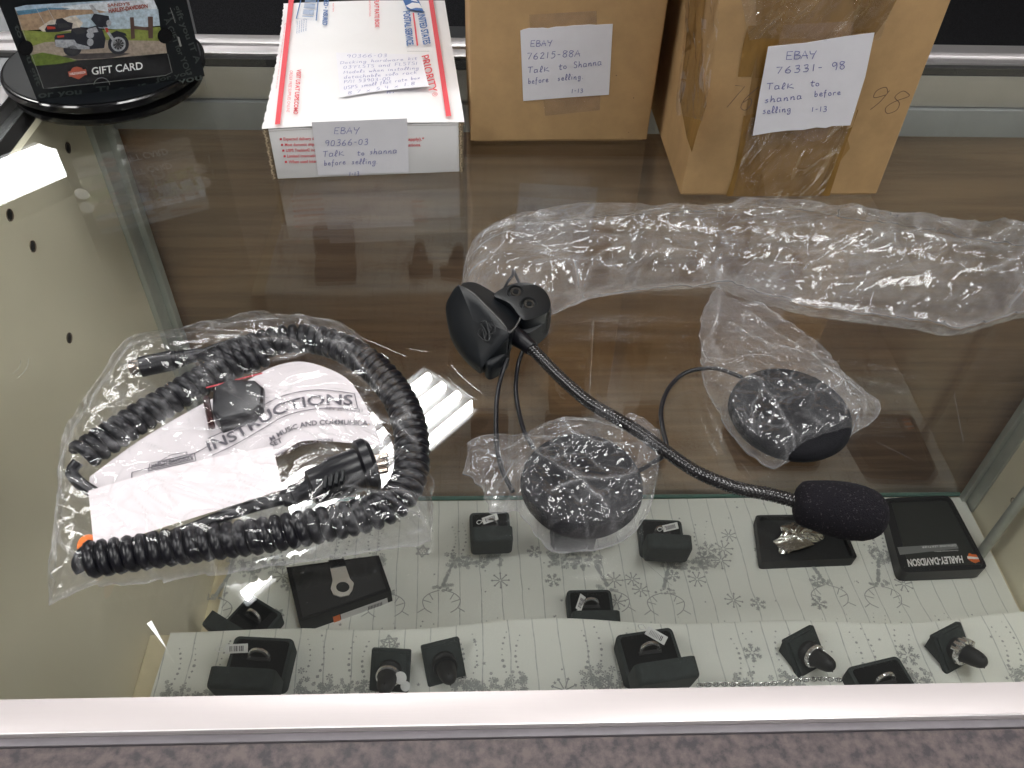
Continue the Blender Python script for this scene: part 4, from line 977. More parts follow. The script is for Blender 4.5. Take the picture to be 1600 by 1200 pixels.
def note(name, label, px, surf, N, lines, off=.0008, torn=None, curl=None, m='paper', w=.00042):
    """paper note: px = outline in photo pixels, lines = [(text, p0, p1, height)]"""
    t = thing(name, label, 'note', surf(*px[-1], off))
    b = MB(); F = [surf(u, v, off) for u, v in px]; n = len(F); N = Vector(N)
    b.add(F+[p-N*.0003 for p in F], [tuple(range(n)), tuple(range(2*n-1, n-1, -1))]+[(i, n+i, n+(i+1) % n, (i+1) % n) for i in range(n)]); obj('paper', b, m, t, smooth=0)
    b = MB()
    for s, p0, p1, h in lines: hand(b, s, p0, p1, h, surf, N, w, off+.0004)
    obj('handwriting', b, 'ink', t, smooth=0)
    return t
note('paper_note', 'white note taped over the front end of the postal carton', [(487, 191), (636, 185), (639, 269), (497, 274)], SF, NF,
     [('EBAY', (521, 209), (562, 208.5), 10), ('90366-03', (507, 228), (577, 226), 9), ('TalK', (504, 245), (538, 243), 9), ('to', (558, 243), (571, 242), 8), ('shanna', (577, 241), (621, 239), 8.5), ('before', (506, 259), (541, 256.5), 8.5), ('selling.', (549, 256.5), (592, 256), 8.5), ('1-13', (545, 275), (562, 274), 6)], off=.0012)
# note lying on the top, its right corner curled up
nt_ = thing('paper_note', 'white note with eight handwritten lines taped on top of the postal carton', 'note', ST_(590, 120))
def NP(u, v, off=0):
    q = max(0, (u-600)/70.)*max(0, (v-110)/45.); return ST_(u, v, .0009+off+min(.006, q*.0045))
b = MB()
def npg(s, t):
    u = (1-t)*(532+138*s)+t*(525+133*s); v = (1-t)*(152-17*s-2*math.sin(s*3.1))+t*(82+3*s); return NP(u, v)
b.grid(npg, 14, 8); obj('paper', b, 'paper', nt_)
b = MB()
for s_, p0, p1, h in (('90366-03', (541, 90), (606, 89), 6), ('Docking hardware kit', (531, 100), (653, 93), 5.2), ("03'FLSTS and FLSTSI", (536, 107.5), (653, 101), 5.5), ('Models when installing', (537, 115), (655, 108), 5.6), ('detachable solo rack', (537, 123), (652, 115), 5.6), ('P/N 53903-00', (537, 130), (610, 125), 5.4), ('USPS small flat rate box', (537, 140), (657, 123), 5.6), ('8.7 x 5.4 x 1.8', (543, 147.5), (650, 132), 5.4), ('lbs', (604, 146), (617, 145), 4)):
    hand(b, s_, p0, p1, h*.84, NP, (0, 0, 1), .00034, .0004)
obj('handwriting', b, 'ink', nt_, smooth=0)
# clear tape over notes
def tapep(label, px, surf, off=.002, m='cleartape'):
    b = MB(); pxpoly(b, px, surf, off); return tag(obj('clear_tape', b, m, smooth=0), label, 'tape')

# middle kraft box
def carton(name, label, P0, P1, dep, H, m, rot=None, side_dy=None):
    """P0,P1: front bottom corners on the glass"""
    ex = (P1-P0); w = ex.length; ex.normalize(); ey = Vector((-ex.y, ex.x, 0)); T = Matrix.Translation(P0) @ Matrix(((ex.x, ey.x, 0), (ex.y, ey.y, 0), (0, 0, 1))).to_4x4()
    t = thing(name, label, 'box', P0+ex*w/2+ey*dep/2)
    b = MB(T); b.box(0, 0, .0018, w, dep, H, .0014, 3); obj('carton_body', b, m, t)
    b = MB(T); b.box(.003, .002, .0004, w-.003, dep-.002, .0017, .0003); obj('bottom_flap', b, m, t)
    b = MB(T); b.box(.001, .003, H-.0002, w-.001, dep/2-.001, H+.0022, .0006); obj('top_flap', b, m, t); b = MB(T); b.box(.001, dep/2+.001, H-.0002, w-.001, dep-.003, H+.0022, .0006); obj('top_flap', b, m, t)
    return t, -ey, T, w
mbx, NM, TM, wm = carton('cardboard_box', 'plain brown cardboard box in the middle with one white note', atz(735, 224), atz(1010, 222), .15, .30, 'kraft')
SM = onplane(atz(735, 224), NM)
note('paper_note', 'white note with torn top edge on the middle brown box', [(813, 48), (818, 46), (826, 44), (840, 44), (848, 43.5), (856, 44.5), (868, 42), (884, 41.5), (896, 40), (910, 39.5), (920, 38.5), (932, 39), (945, 38), (957.5, 37.5), (951.5, 148), (885, 152.5), (817.5, 158)], SM, NM,
     [('EBAY', (828, 73), (864, 71), 9.5), ('76215-88A', (823, 93), (908, 88), 9.5), ('TalK', (824, 114), (859, 111), 9), ('to', (873, 109), (887, 107), 9), ('Shanna', (896, 106), (941, 101), 9.5), ('before', (825, 131), (858, 127.5), 9), ('selling.', (871, 126), (913, 123), 9), ('1-13', (892, 145.5), (912, 144.5), 6)])
tapep('strip of clear tape above the note on the middle box', [(827, 23), (932, 17), (933, 38), (828, 45)], SM, .0005)
tapep('strip of clear tape below the note on the middle box', [(849, 157), (938, 149), (937, 172), (852, 181)], SM, .0005)
b = MB()
for (u, v, r_) in ((963, 118, 1.0), (990, 153, 1.0), (982, 207, .7), (938, 60, .5)): pxpoly(b, [(u-r_, v), (u, v-r_), (u+r_*1.2, v), (u, v+r_)], SM, .0004)
obj('speck', b, 'inkk', mbx, smooth=0)
# right kraft box
rbx, NR, TR, wr = carton('cardboard_box', 'brown cardboard box at the right patched with amber packing tape', atz(1062, 308), atz(1368, 307), .155, .33, 'kraft2')
SR = onplane(atz(1062, 308), NR); PL = atz(1062, 308); SL = onplane(PL, (TR.to_3x3() @ Vector((-1, 0, 0))))
NLft = TR.to_3x3() @ Vector((-1, 0, 0))
for k, P in enumerate(([(1182, -20), (1412, -20), (1385, 30), (1360, 65), (1333, 160), (1322, 205), (1328, 232), (1305, 262), (1287, 306), (1137, 307), (1150, 250), (1165, 180), (1180, 90)],)):
    b = MB(); pxpoly(b, P, SR, .0003); obj('packing_tape', b, mat('thin amber tape', (.40, .235, .085), .16, 0, .6, var=.25, vscale=40, bump=.25, bscale=90, stretch=(1, 1, .3)), rbx, smooth=0)
for P in ([(1169, 41), (1192, 38), (1186, 75), (1174, 120), (1153, 120), (1161, 70)], [(1195, -20), (1262, -20), (1225, 60), (1216, 120), (1180, 122), (1188, 40)], [(1334, -20), (1402, -20), (1366, 52), (1333, 50)], [(1332, 198), (1340, 171), (1341, 172), (1322, 224), (1296, 306), (1276, 306), (1318, 205)], [(1162, 181), (1178, 178), (1196, 306), (1148, 307), (1134, 306), (1150, 262)]):
    b = MB(); pxpoly(b, P, SR, .0006); obj('amber_tape', b, 'tape', rbx, smooth=0)
for P in ([(1079, -10), (1104, -10), (1096, 50), (1098, 120), (1104, 165), (1090, 205), (1081, 238), (1073, 215), (1061, 150), (1069, 90)], ):
    b = MB(); pxpoly(b, P, SL, .0006); obj('amber_tape', b, 'tape', rbx, smooth=0)
# wrinkled clear wrap on front and side
def wrapgrid(Pb, surf, N, nu, nv, amp, seed, name, parent, m='shrink', off=.0012):
    (a, b_, c_, d_) = [Vector((*q, 0)) for q in Pb]; pts = []
    for j in range(nv+1):
        for i in range(nu+1):
            q = (a.lerp(b_, i/nu)).lerp(d_.lerp(c_, i/nu), j/nv); pts.append(surf(q.x, q.y, off))
    X = np.array([p.x for p in pts]); Z = np.array([p.z for p in pts]); Y = np.array([p.y for p in pts])
    cr = crumple(X+Y*.7, Z, seed, .02, R(65), 3.0); N = Vector(N); mb = MB()
    mb.add([p+N*float(max(0, .0006+cr[k]*amp)) for k, p in enumerate(pts)], [(j*(nu+1)+i, j*(nu+1)+i+1, (j+1)*(nu+1)+i+1, (j+1)*(nu+1)+i) for j in range(nv) for i in range(nu)])
    return obj(name, mb, m, parent, smooth=60)
wrapgrid([(1150, -30), (1412, -30), (1372, 60), (1170, 60)], SR, NR, 70, 30, .9, 4, 'clear_wrap', rbx)
wrapgrid([(1172, 182), (1338, 170), (1284, 307), (1144, 309)], SR, NR, 60, 40, .7, 8, 'clear_wrap', rbx)
wrapgrid([(1072, -20), (1130, -20), (1104, 190), (1064, 180)], SL, NLft, 24, 60, .8, 9, 'clear_wrap', rbx)
tapep('strip of clear tape above the note on the right box', [(1224, 39), (1334, 33), (1331, 60), (1214, 74)], SR, .0045)
note('paper_note', 'white note stuck slanting on the taped right-hand box', [(1200.5, 73), (1260, 67), (1320, 57), (1366.5, 51), (1352, 120), (1328.5, 196), (1300, 197), (1290, 200), (1276, 199), (1255, 203), (1230, 204), (1205, 207), (1176, 212), (1188, 140)], SR, NR,
     [('EBAY', (1227, 93), (1276, 91), 11.5), ('76331-', (1212, 115), (1288, 110), 10.5), ('98', (1299, 111), (1323, 107), 12), ('TalK', (1197, 140), (1241, 138), 10), ('to', (1266, 135), (1282, 134), 9), ('shanna', (1194, 161), (1255, 154), 10), ('before', (1272, 151), (1315, 148), 9.5), ('selling', (1191, 178), (1237, 174), 10), ('1-13', (1267, 175), (1293, 174), 7.5)], off=.0052, w=.0005)
tapep('strip of clear tape below the note on the right box', [(1226, 205), (1298, 195), (1290, 216), (1268, 222)], SR, .0045)
b = MB(); hand(b, '76', (1130, 167), (1176, 172), 38, SR, NR, .0005, .0018, slant=.5); obj('marker_number', b, 'inkk', rbx, smooth=0)
b = MB(); hand(b, '98', (1343, 168), (1406, 180), 40, SR, NR, .0005, .0018, slant=.5); obj('marker_number', b, 'inkk', rbx, smooth=0)

# ================================================================== headset
hs = thing('headset', 'black helmet headset with clamp, boom microphone and two speaker pads', 'headset', atz(800, 560))
def slab(px, zr, zb, dome, bev_n=5, m='black', name='shell', parent=hs, flare=.93, cpx=None, tz=None):
    """solid with outline px at height zr, foot at zb, rounded top rising by dome"""
    P = catmull([atz(u, v, zr) for u, v in px], 4, True); n = len(P); c = atz(*cpx, zr) if cpx else sum(P, Vector())/n
    vs = []; fs = []
    rings = [(flare, zb), (.99, zb+(zr-zb)*.45), (1, zr)]
    for k in range(1, bev_n+1):
        a = math.pi/2*k/bev_n; rings.append((max(.02, math.cos(a)**.55), zr+dome*math.sin(a)))
    for f, z in rings:
        for p in P:
            q = c+(p-c)*f; q.z = z+(tz(q.x, q.y)*(max(0, z-zb)/(zr-zb)) if tz else 0); vs.append(q)
    for k in range(len(rings)-1):
        for i in range(n): fs.append((k*n+i, k*n+(i+1) % n, (k+1)*n+(i+1) % n, (k+1)*n+i))
    fs.append(tuple(range(n))[::-1]); fs.append(tuple((len(rings)-1)*n+i for i in range(n)))
    b = MB(); b.add(vs, fs); o = obj(name, b, m, parent, smooth=50); closedmesh(o); return o
# clamp block
s_clamp_px = [(772, 462), (786, 450), (805, 442.5), (822, 441.5), (840, 446), (853, 456), (860, 471), (859, 483), (848, 492), (822, 500), (812, 494), (796, 474)]
def slab_late():
    wedge(s_clamp_px, lambda u, v: .0225, 'clamp', bulge=.0006, flare=.9)
    wedge([(812, 497), (824, 500), (848, 492), (860, 480), (861, 492), (852, 503), (838, 514), (826, 520), (812, 514)], lambda u, v: .0150, 'clamp_jaw', bulge=.0006, flare=.9, m='blackm')
# screws
for (u, v) in ((805.5, 457.5), (826, 476.5)):
    p = atz(u, v, .0228); T = Matrix.Translation(p) @ Matrix.Rotation(R(18), 4, 'X') @ Matrix.Rotation(R(8), 4, 'Y')
    b = MB(T); b.lathe([(.0050, -.003), (.0052, .0005), (.0049, .0010), (.0045, .0006), (.0043, -.0016)], 24, cap=False); obj('screw_recess', b, 'blackm', hs)
    b = MB(T); b.lathe([(.0044, -.0030), (.0044, -.0010), (.0001, -.0010)], 24, cap=False); obj('recess_floor', b, 'pad', hs)
    b = MB(T); b.lathe([(.0030, -.001), (.0032, .0009), (.0028, .0014), (.0019, .0014), (.0016, .0001), (.0001, .0001)], 6 if False else 20, cap=False); sc = obj('screw', b, mat('black oxide steel', (.05, .045, .04), .3, .9), hs)
    b = MB(T); b.lathe([(.0017, .0003), (.0017, .00142)], 6); obj('hex_socket', b, 'pad', sc)
# thin cable loop behind
b = MB(); b.tube(catmull([atz(786, 456, .016), atz(793, 441, .02), atz(801, 430, .022), atz(802, 421, .021), atz(806, 430, .02), atz(812, 444, .018)], 5), .0009, 8); obj('cable', b, 'rubber', hs)
# rear shell strip and front shell, meeting in a crisp raised seam
def seamd(u, v): return (-(u-716)*75+(v-446)*80)/109.7
def wedge(px, zf, name, bulge=.002, zb=.001, flare=.84, per=4, parent=hs, m='black', inset=.95):
    Q = catmull([(u, v, 0) for u, v in px], per, True); P = [atz(q.x, q.y, zf(q.x, q.y)) for q in Q]; n = len(P); c = sum(P, Vector())/n
    g = Vector((c.x, c.y, 0)); vs = []; fs = []; K = 0
    for f, kz in ((flare, 0), ((1+flare)/2+.03, .35), (.995, .8), (1, 1)):
        for p in P: q = g+(Vector((p.x, p.y, 0))-g)*f; q.z = zb+(p.z-zb)*kz; vs.append(q)
    for f, h in ((inset, .30), (inset-.15, .62), (.55, .88), (.28, .98), (.04, 1)):
        for p in P: q = c+(p-c)*f; q.z += bulge*h; vs.append(q)
    for k in range(8):
        for i in range(n): fs.append((k*n+i, k*n+(i+1) % n, (k+1)*n+(i+1) % n, (k+1)*n+i))
    fs.append(tuple(range(n))[::-1]); fs.append(tuple(8*n+i for i in range(n)))
    b = MB(); b.add(vs, fs); o = obj(name, b, m, parent, smooth=28); closedmesh(o); return o
wedge([(721, 445), (730, 441), (745, 442.5), (768, 455), (796, 473), (813, 496), (806, 510), (797, 520), (784, 503), (762, 481), (738, 458)], lambda u, v: .0262+max(-.010, seamd(u, v)*.00030), 'rear_shell', bulge=.0006)
fsh = wedge([(716, 446), (702, 464), (697, 476), (697, 490), (705, 522), (725, 554), (749, 574), (756, 571), (766, 558), (782, 541), (796, 521), (783, 503), (761, 480), (737, 457)], lambda u, v: .0270-max(0, seamd(u, v))*.00026, 'front_shell', bulge=.0036)
slab_late()
# seam highlight painted as paler grey on a thin raised bead
b = MB(); b.tube(catmull([atz(716, 446, .0270), atz(737, 457, .0270), atz(761, 480, .0270), atz(783, 503, .0270), atz(796, 520.5, .0268)], 6), .00055, 6); obj('seam_bead', b, mat('seam highlight black', (.09, .09, .09), .3), hs)
b = MB(); b.tube(catmull([atz(797, 520, .0262), atz(806, 510, .0245), atz(813, 497, .023)], 5), .0005, 6); obj('seam_bead', b, bpy.data.materials['seam highlight black'], hs)
# raised bar and shield emblem
eb = MB()
def E(u, v): return atz(u, v, .0270-max(0, seamd(u, v))*.00026+.0036)
for P in ([(751, 505), (757, 501), (761, 506), (765, 527), (761, 533), (757, 530), (760, 522), (754, 510)], [(747, 521), (752, 513), (755, 519), (757, 532), (751, 527)], [(763, 505), (768, 501), (773, 508), (773, 518), (766, 523), (764, 518), (768, 513)]):
    q = catmull([E(u, v) for u, v in P], 2, True); eb.tube(q, .00045, 5, closed=True)
obj('emblem', eb, 'blackm', hs)
# lower connector mess
slab([(756, 566), (768, 552), (786, 545), (797, 548), (792, 560), (776, 572), (763, 576)], .010, .001, .004, name='lower_clip', m='black')
# boot + gooseneck
b = MB(); b.tube([atz(799, 520, .016), atz(806, 526, .016), atz(818, 534, .015), atz(829, 543, .014), atz(832, 545.5, .014)], [.0052, .0054, .0049, .0044, .0040], 16); obj('boom_boot', b, 'rubber', hs)
gp = resample(catmull([atz(u, v, z) for u, v, z in ((829, 543, .014), (846, 560, .014), (880, 594, .013), (920, 628, .012), (960, 652, .012), (1000, 676, .012), (1040, 705, .011), (1090, 738, .010), (1150, 762, .010), (1200, 772, .011), (1246, 784, .013))], 8), .00055)
b = MB(); b.tube(gp, .0031, 20, rf=lambda i, j, an: 0.00285+.00055*abs(math.sin(i*.9+j*math.pi/5)*math.sin(i*.9-j*math.pi/5)))
obj('gooseneck', b, mat('braided black sleeve', (.014, .013, .014), .22, 0, .7), hs, smooth=70)
b = MB(); bm_ = .00345
for i in range(3, len(gp)-3, 2):
    t_ = (gp[i+1]-gp[i-1]).normalized(); x_ = Vector((0, 0, 1)).cross(t_).normalized(); y_ = t_.cross(x_)
    for j in range(8):
        a_ = 2*math.pi*(j+(.5 if (i//2) % 2 else 0))/8; c_ = gp[i]+(x_*math.cos(a_)+y_*math.sin(a_))*bm_*.93; e_ = .00042
        b.add([c_+x_*e_, c_+y_*e_, c_-x_*e_, c_-y_*e_, c_+t_*e_, c_-t_*e_], [(0, 1, 4), (1, 2, 4), (2, 3, 4), (3, 0, 4), (1, 0, 5), (2, 1, 5), (3, 2, 5), (0, 3, 5)])
obj('braid', b, mat('shiny braid thread', (.03, .028, .03), .22, 0), hs, kind='stuff')
# foam mic
A, B_ = atz(1240, 783, .0135), atz(1388, 810, .0145); ax = (B_-A).normalized(); L = (B_-A).length
b = MB(); q = Vector((0, 0, 1)).rotation_difference(ax).to_matrix().to_4x4()
prof = [(.0001, 0), (.006, .0006), (.0098, .003), (.0112, .007)]+[(.0112+.0022*math.sin(t*2.4), .007+(L-.018)*t) for t in (.2, .4, .6, .8, 1)]+[(.0112, L-.0065), (.0085, L-.003), (.0045, L-.0008), (.0001, L)]
pp = catmull([(r, z, 0) for r, z in prof], 4); b.lathe([(max(.0001, p.x), p.y) for p in pp], 48, Matrix.Translation(A) @ q, cap=False)
fm = obj('foam_windscreen', b, 'foam', hs, smooth=80)
for v in fm.data.vertices:
    n_ = v.normal; h_ = math.sin(v.co.x*5100)*math.sin(v.co.y*4700)*math.sin(v.co.z*4900); v.co += n_*(.00018*h_)
# cables
for P in ([(793, 560, .010), (785, 582, .006), (777, 618, .003), (775, 660, .003), (777, 700, .004), (785, 735, .006), (801, 768, .006)],
          [(818, 545, .012), (809, 572, .006), (806, 610, .003), (811, 645, .003), (820, 676, .006), (834, 700, .007)],
          [(1160, 590, .008), (1125, 577, .006), (1098, 576, .003), (1068, 584, .002), (1044, 608, .002), (1033, 640, .0025), (1036, 672, .004), (1041, 695, .005), (1036, 712, .004), (1022, 722, .003), (1000, 735, .006)]):
    b = MB(); b.tube(catmull([atz(*p) for p in P], 7), .00125, 10); obj('cable', b, 'rubber', hs)
# speaker pads
def pad(u, v, r, z0, h, tilt=(0, 0)):
    p = atz(u, v, z0+h*.5); T = Matrix.Translation((p.x, p.y, z0+h*.5)) @ Matrix.Rotation(tilt[0], 4, 'X') @ Matrix.Rotation(tilt[1], 4, 'Y')
    b = MB(T); b.lathe([(.001, -h/2), (r*.86, -h/2), (r*.95, -h*.42), (r, -h*.12), (r*.99, h*.1), (r*.95, h*.3), (r*.88, h*.43), (r*.76, h*.5), (r*.5, h*.53), (.0001, h*.54)], 56, cap=False)
    o = obj('speaker_pad', b, 'padfoam', hs, smooth=60)
    return p
pA = pad(909, 756, .0300, .001, .0115, (R(3), 0)); pB = pad(1234, 645, .0325, .001, .010)

# ------------------------------------------------------------------ plastic bags
def zbag_disc(c, r, h):
    def f(x, y, s, t, de):
        d = np.hypot(x-c.x, y-c.y); return np.where(d < r, h, h*np.exp(-(d-r)/.010))*1.0
    return f
film('plastic_bag', [(722, 742), (728, 712), (735, 688), (770, 679), (815, 680), (850, 662), (900, 655), (925, 651), (936, 640), (948, 636), (966, 656), (985, 645), (1010, 652), (1030, 685), (1026, 742)],
     [(722, 742), (742, 750), (758, 772), (770, 803), (800, 800), (822, 818), (842, 843), (865, 858), (900, 861), (952, 854), (990, 834), (1010, 805), (1018, 785), (1024, 765), (1026, 742)], 190, 120,
     zbag_disc(pA, .032, .0165), 'film2', 3, size=.016, amp=.55, ramp=.0022, zedge=.003, label='crumpled clear bag wrapped round the speaker pad nearest the viewer', folds=([(815, 702), (860, 745), (920, 790), (955, 825), (990, 852)], [(870, 668), (905, 705), (960, 722), (1000, 715)], [(860, 790), (900, 772), (975, 775)], [(1010, 700), (985, 760), (960, 780)], [(740, 700), (790, 705), (830, 720)]))
b = MB()
def flap(P, seed, m='film2'):
    Q = [atz(u, v, z) for u, v, z in P]; bb = MB(); n_ = 14
    def g(s, t):
        p = Q[0].lerp(Q[1], s).lerp(Q[3].lerp(Q[2], s), t); k = float(crumple(np.array([p.x*1.0+p.z*.7]), np.array([p.y]), seed, .012)[0]); return p+Vector((.3, -.6, .5))*k*.9
    bb.grid(g, n_, n_); return bb
ob = [o for o in bpy.data.objects if o.name == 'plastic_bag'][0]
for k, P in enumerate(([(925, 672, .012), (975, 672, .012), (956, 640, .022), (932, 612, .030)], [(970, 700, .014), (1010, 700, .012), (1014, 668, .024), (990, 645, .030)], [(1000, 700, .014), (1026, 740, .008), (1028, 700, .016), (1012, 660, .026)])):
    obj('bag_flap', flap(P, 50+k), 'film2', ob, smooth=60)
film('plastic_bag', [(1096, 560), (1095, 495), (1108, 470), (1124, 446), (1145, 466), (1190, 476), (1228, 500), (1282, 537), (1312, 577), (1335, 600), (1373, 625)],
     [(1096, 560), (1106, 612), (1128, 655), (1150, 692), (1178, 718), (1208, 731), (1232, 722), (1265, 706), (1310, 690), (1368, 655), (1373, 625)], 180, 130,
     zbag_disc(pB, .034, .0130), 'film2', 8, size=.016, amp=.55, ramp=.0025, zedge=.003, label='crumpled clear bag wrapped round the right-hand speaker pad', folds=([(1105, 555), (1150, 580), (1200, 640), (1247, 714)], [(1100, 530), (1122, 490), (1126, 455)], [(1170, 478), (1240, 530), (1300, 600)], [(1325, 605), (1350, 630), (1345, 668)], [(1120, 565), (1190, 555), (1280, 560)], [(1140, 500), (1185, 520), (1250, 560)]))
def zlong(x, y, s, t, de): return .014+.012*np.sin(s*7+1)*.5+.010*np.sin(t*math.pi)
film('plastic_bag', [(722, 470), (722, 440), (735, 402), (770, 372), (830, 352), (900, 344), (1000, 335), (1100, 332), (1180, 326), (1262, 331), (1340, 345), (1420, 353), (1500, 370), (1600, 386), (1680, 398)],
     [(722, 470), (760, 478), (810, 498), (862, 492), (900, 476), (950, 463), (1050, 450), (1100, 447), (1128, 440), (1165, 452), (1215, 466), (1300, 485), (1440, 503), (1500, 514), (1590, 490), (1680, 470)], 330, 80,
     zlong, 'film', 21, size=.030, amp=.9, ang=R(12), st=2.6, zedge=lambda u, v: .004+.014*min(1, max(0, (u-900)/300)) , label='long crumpled clear plastic bag stretched behind the headset',
     folds=([(775, 412), (860, 402), (960, 392), (1060, 370), (1160, 352)], [(1100, 340), (1200, 362), (1400, 372), (1600, 400)], [(860, 498), (900, 470), (930, 440), (1000, 410)], [(1130, 440), (1110, 410), (1060, 380)], [(1140, 445), (1250, 405), (1350, 372)],
            [(1240, 470), (1330, 430), (1480, 445), (1600, 440)], [(830, 455), (880, 440), (960, 446), (1040, 432), (1110, 430)], [(1500, 500), (1560, 470), (1600, 450)], [(780, 440), (800, 400), (850, 365)], [(1300, 360), (1340, 400), (1370, 440)]))
ob2 = [o for o in bpy.data.objects if o.name.startswith('plastic_bag')][-1]
b = flap([(828, 515, .002), (835, 533, .002), (862, 520, .004), (862, 488, .006)], 70); obj('bag_flap', b, 'film2', ob2, smooth=60)
for P, w_ in (([(1165, 450, .019), (1240, 468, .019), (1340, 482, .019), (1440, 492, .019), (1500, 508, .018)], .004), ([(1180, 372, .026), (1100, 350, .026), (1260, 360, .027), (1400, 372, .027)], .0)):
    if w_:
        b = MB(); b.ribbon(catmull([atz(*q) for q in P], 8), w_, (0, -.4, .9)); obj('bag_hem', b, 'film2', ob2, smooth=60)

# ================================================================== left bag with cord and papers
bagE = .004
# helmet coil cord
cord = thing('coiled_cord', 'black coiled cord with round plugs inside the left bag', 'cord', atz(400, 720))
def coil(path, Rc, rc, pitch, name='coil', sq=.82):
    P = resample(catmull(path, 8), pitch/14); vs = []; mbp = []
    prev = None; N_ = len(P)
    for i, p in enumerate(P):
        t = (P[min(i+1, N_-1)]-P[max(i-1, 0)]).normalized(); x = Vector((0, 0, 1)).cross(t).normalized(); y = t.cross(x)
        a = 2*math.pi*i/14; mbp.append(p+x*math.cos(a)*Rc+y*math.sin(a)*Rc*sq)
    b = MB(); b.tube(mbp, rc, 8); return obj(name, b, 'rubber', cord, smooth=80)
zc = .0095
coil([atz(u, v, zc) for u, v in ((128, 712), (165, 688), (215, 655), (265, 625), (310, 598), (350, 576), (385, 560), (420, 548))], .0062, .0029, .0053)
coil([atz(u, v, zc+.001) for u, v in ((325, 572), (365, 553), (410, 538), (455, 529), (500, 532), (545, 548), (590, 580), (622, 620), (640, 665), (644, 710), (640, 745), (622, 778), (590, 798), (540, 812), (470, 826), (400, 838), (320, 848), (240, 859), (180, 868), (140, 874))], .0062, .0029, .0053)
# straight tails and plugs
def cabl(P, r, m='rubber', name='cable', n=12):
    b = MB(); b.tube(catmull([atz(*q) for q in P], 7), r, n); return obj(name, b, m, cord)
cabl([(122, 722, .012), (112, 738, .010), (125, 755, .010), (150, 772, .008), (190, 800, .004)], .0029)
cabl([(128, 892, .009), (122, 880, .012), (132, 862, .014), (160, 850, .012)], .0028)
cabl([(200, 862, .012), (235, 850, .013), (290, 830, .013), (350, 806, .012), (400, 790, .012), (445, 779, .012)], .0029)
cabl([(318, 552, .012), (350, 540, .012), (390, 530, .012), (430, 524, .012), (470, 530, .011)], .0026)
def cyl(A, B_, prof, m, name, parent=cord, n=24):
    """prof: (radius, fraction along A-B)"""
    d = B_-A; q = Vector((0, 0, 1)).rotation_difference(d.normalized()).to_matrix().to_4x4()
    b = MB(); b.lathe([(r, f*d.length) for r, f in prof], n, Matrix.Translation(A) @ q); return obj(name, b, m, parent)
A, B_ = atz(218, 574, .012), atz(320, 552, .012)
pg = cyl(A, B_, [(.0046, 0), (.0056, .02), (.0056, .5), (.005, .52), (.0052, .56), (.0044, .575), (.0044, .6), (.0050, .62), (.0042, .64), (.0042, .67), (.0047, .69), (.0040, .71), (.0038, .85), (.0028, 1)], 'rubber', 'plug_body')
cyl(atz(203, 577, .012), atz(219, 573.5, .012), [(.0042, 0), (.0046, .1), (.0046, 1)], 'nickel', 'plug_shell')
A, B_ = atz(440, 781, .012), atz(484, 762, .012)
cyl(A, B_, [(.0034, 0), (.0044, .1), (.0042, .3), (.0050, .35), (.0048, .7), (.0058, .8), (.0058, 1)], 'rubber', 'strain_relief')
A, B_ = atz(482, 763, .013), atz(566, 731, .013)
cyl(A, B_, [(.006, 0), (.0085, .04), (.009, .35), (.0105, .5), (.0105, 1)], 'rubber', 'plug_body')
cyl(atz(562, 733, .013), atz(584, 726, .013), [(.0125, 0), (.014, .15), (.0142, .7), (.012, 1)], 'rubber', 'plug_collar')
for k in range(3): cyl(atz(584, 716+k*11, .013+(1-k)*.003), atz(607, 711+k*11, .013+(1-k)*.003), [(.0016, 0), (.0018, .9), (.0012, 1)], 'nickel', 'plug_pin', n=12)
b = MB()
for k in range(4):
    p = atz(508+k*9, 750-k*3.2, .024); b.box(p.x-.0008, p.y-.004, .0205, p.x+.0008, p.y+.003, .0235, .0003)
obj('grip_rib', b, 'black', cord)
# small angle adapter block and retaining pin
b = MB(); p = [atz(u, v, .014) for u, v in ((335, 612), (360, 598), (400, 600), (414, 612), (412, 640), (398, 652), (345, 665), (333, 650))]
b.prism([(q.x, q.y) for q in p], .004, .0175, .002, seg=3); obj('angle_adapter', b, 'rubber', cord)
b = MB(); b.tube([atz(322, 622, .016), atz(331, 668, .016)], .0017, 8); obj('pin', b, mat('dark maroon metal', (.08, .03, .03), .25, .6), cord)
b = MB(); b.tube([atz(322, 606, .016), atz(410, 583, .018)], .0004, 6); obj('pin_wire', b, 'red', cord)
# instruction sheet
def zs(x, y): return .0065
def sheetz(x, y):
    c = atz(480, 620, .01); d = math.hypot((x-c.x), (y-c.y)*1.2); return .0070+.0085*math.exp(-(d/.035)**2)
SS = onheight(sheetz)
botc = catmull([(q[0], q[1], 0) for q in ((138, 772), (250, 745), (350, 722), (430, 712), (470, 690), (520, 690), (598, 697))], 8)
topc = catmull([(q[0], q[1], 0) for q in ((140, 745), (215, 690), (300, 640), (380, 598), (430, 572), (480, 566), (540, 590), (570, 630))], 8)
def sg(s, t):
    i = s*(len(botc)-1); k = min(int(i), len(botc)-2); a = botc[k].lerp(botc[k+1], i-k)
    i = s*(len(topc)-1); k = min(int(i), len(topc)-2); c = topc[k].lerp(topc[k+1], i-k)
    q = a.lerp(c, t); return SS(q.x, q.y)
ins = thing('instruction_sheet', 'curled white instruction sheet with printed heading inside the left bag', 'instruction sheet', SS(400, 690))
b = MB(); b.grid(sg, 50, 16); obj('sheet', b, 'sheet', ins, smooth=60)
b = MB()
pathtext(b, 'INSTRUCTIONS', [(327, 705), (366, 689), (412, 661), (445, 644), (475, 636), (510, 632), (551, 633)], 16, SS, .0009, bold=.018)
def pl_(pts, w=.0005): b.ribbon([SS(q.x, q.y, .0009) for q in catmull([(a, c_, 0) for a, c_ in pts], 6)], w, (0, 0, 1))
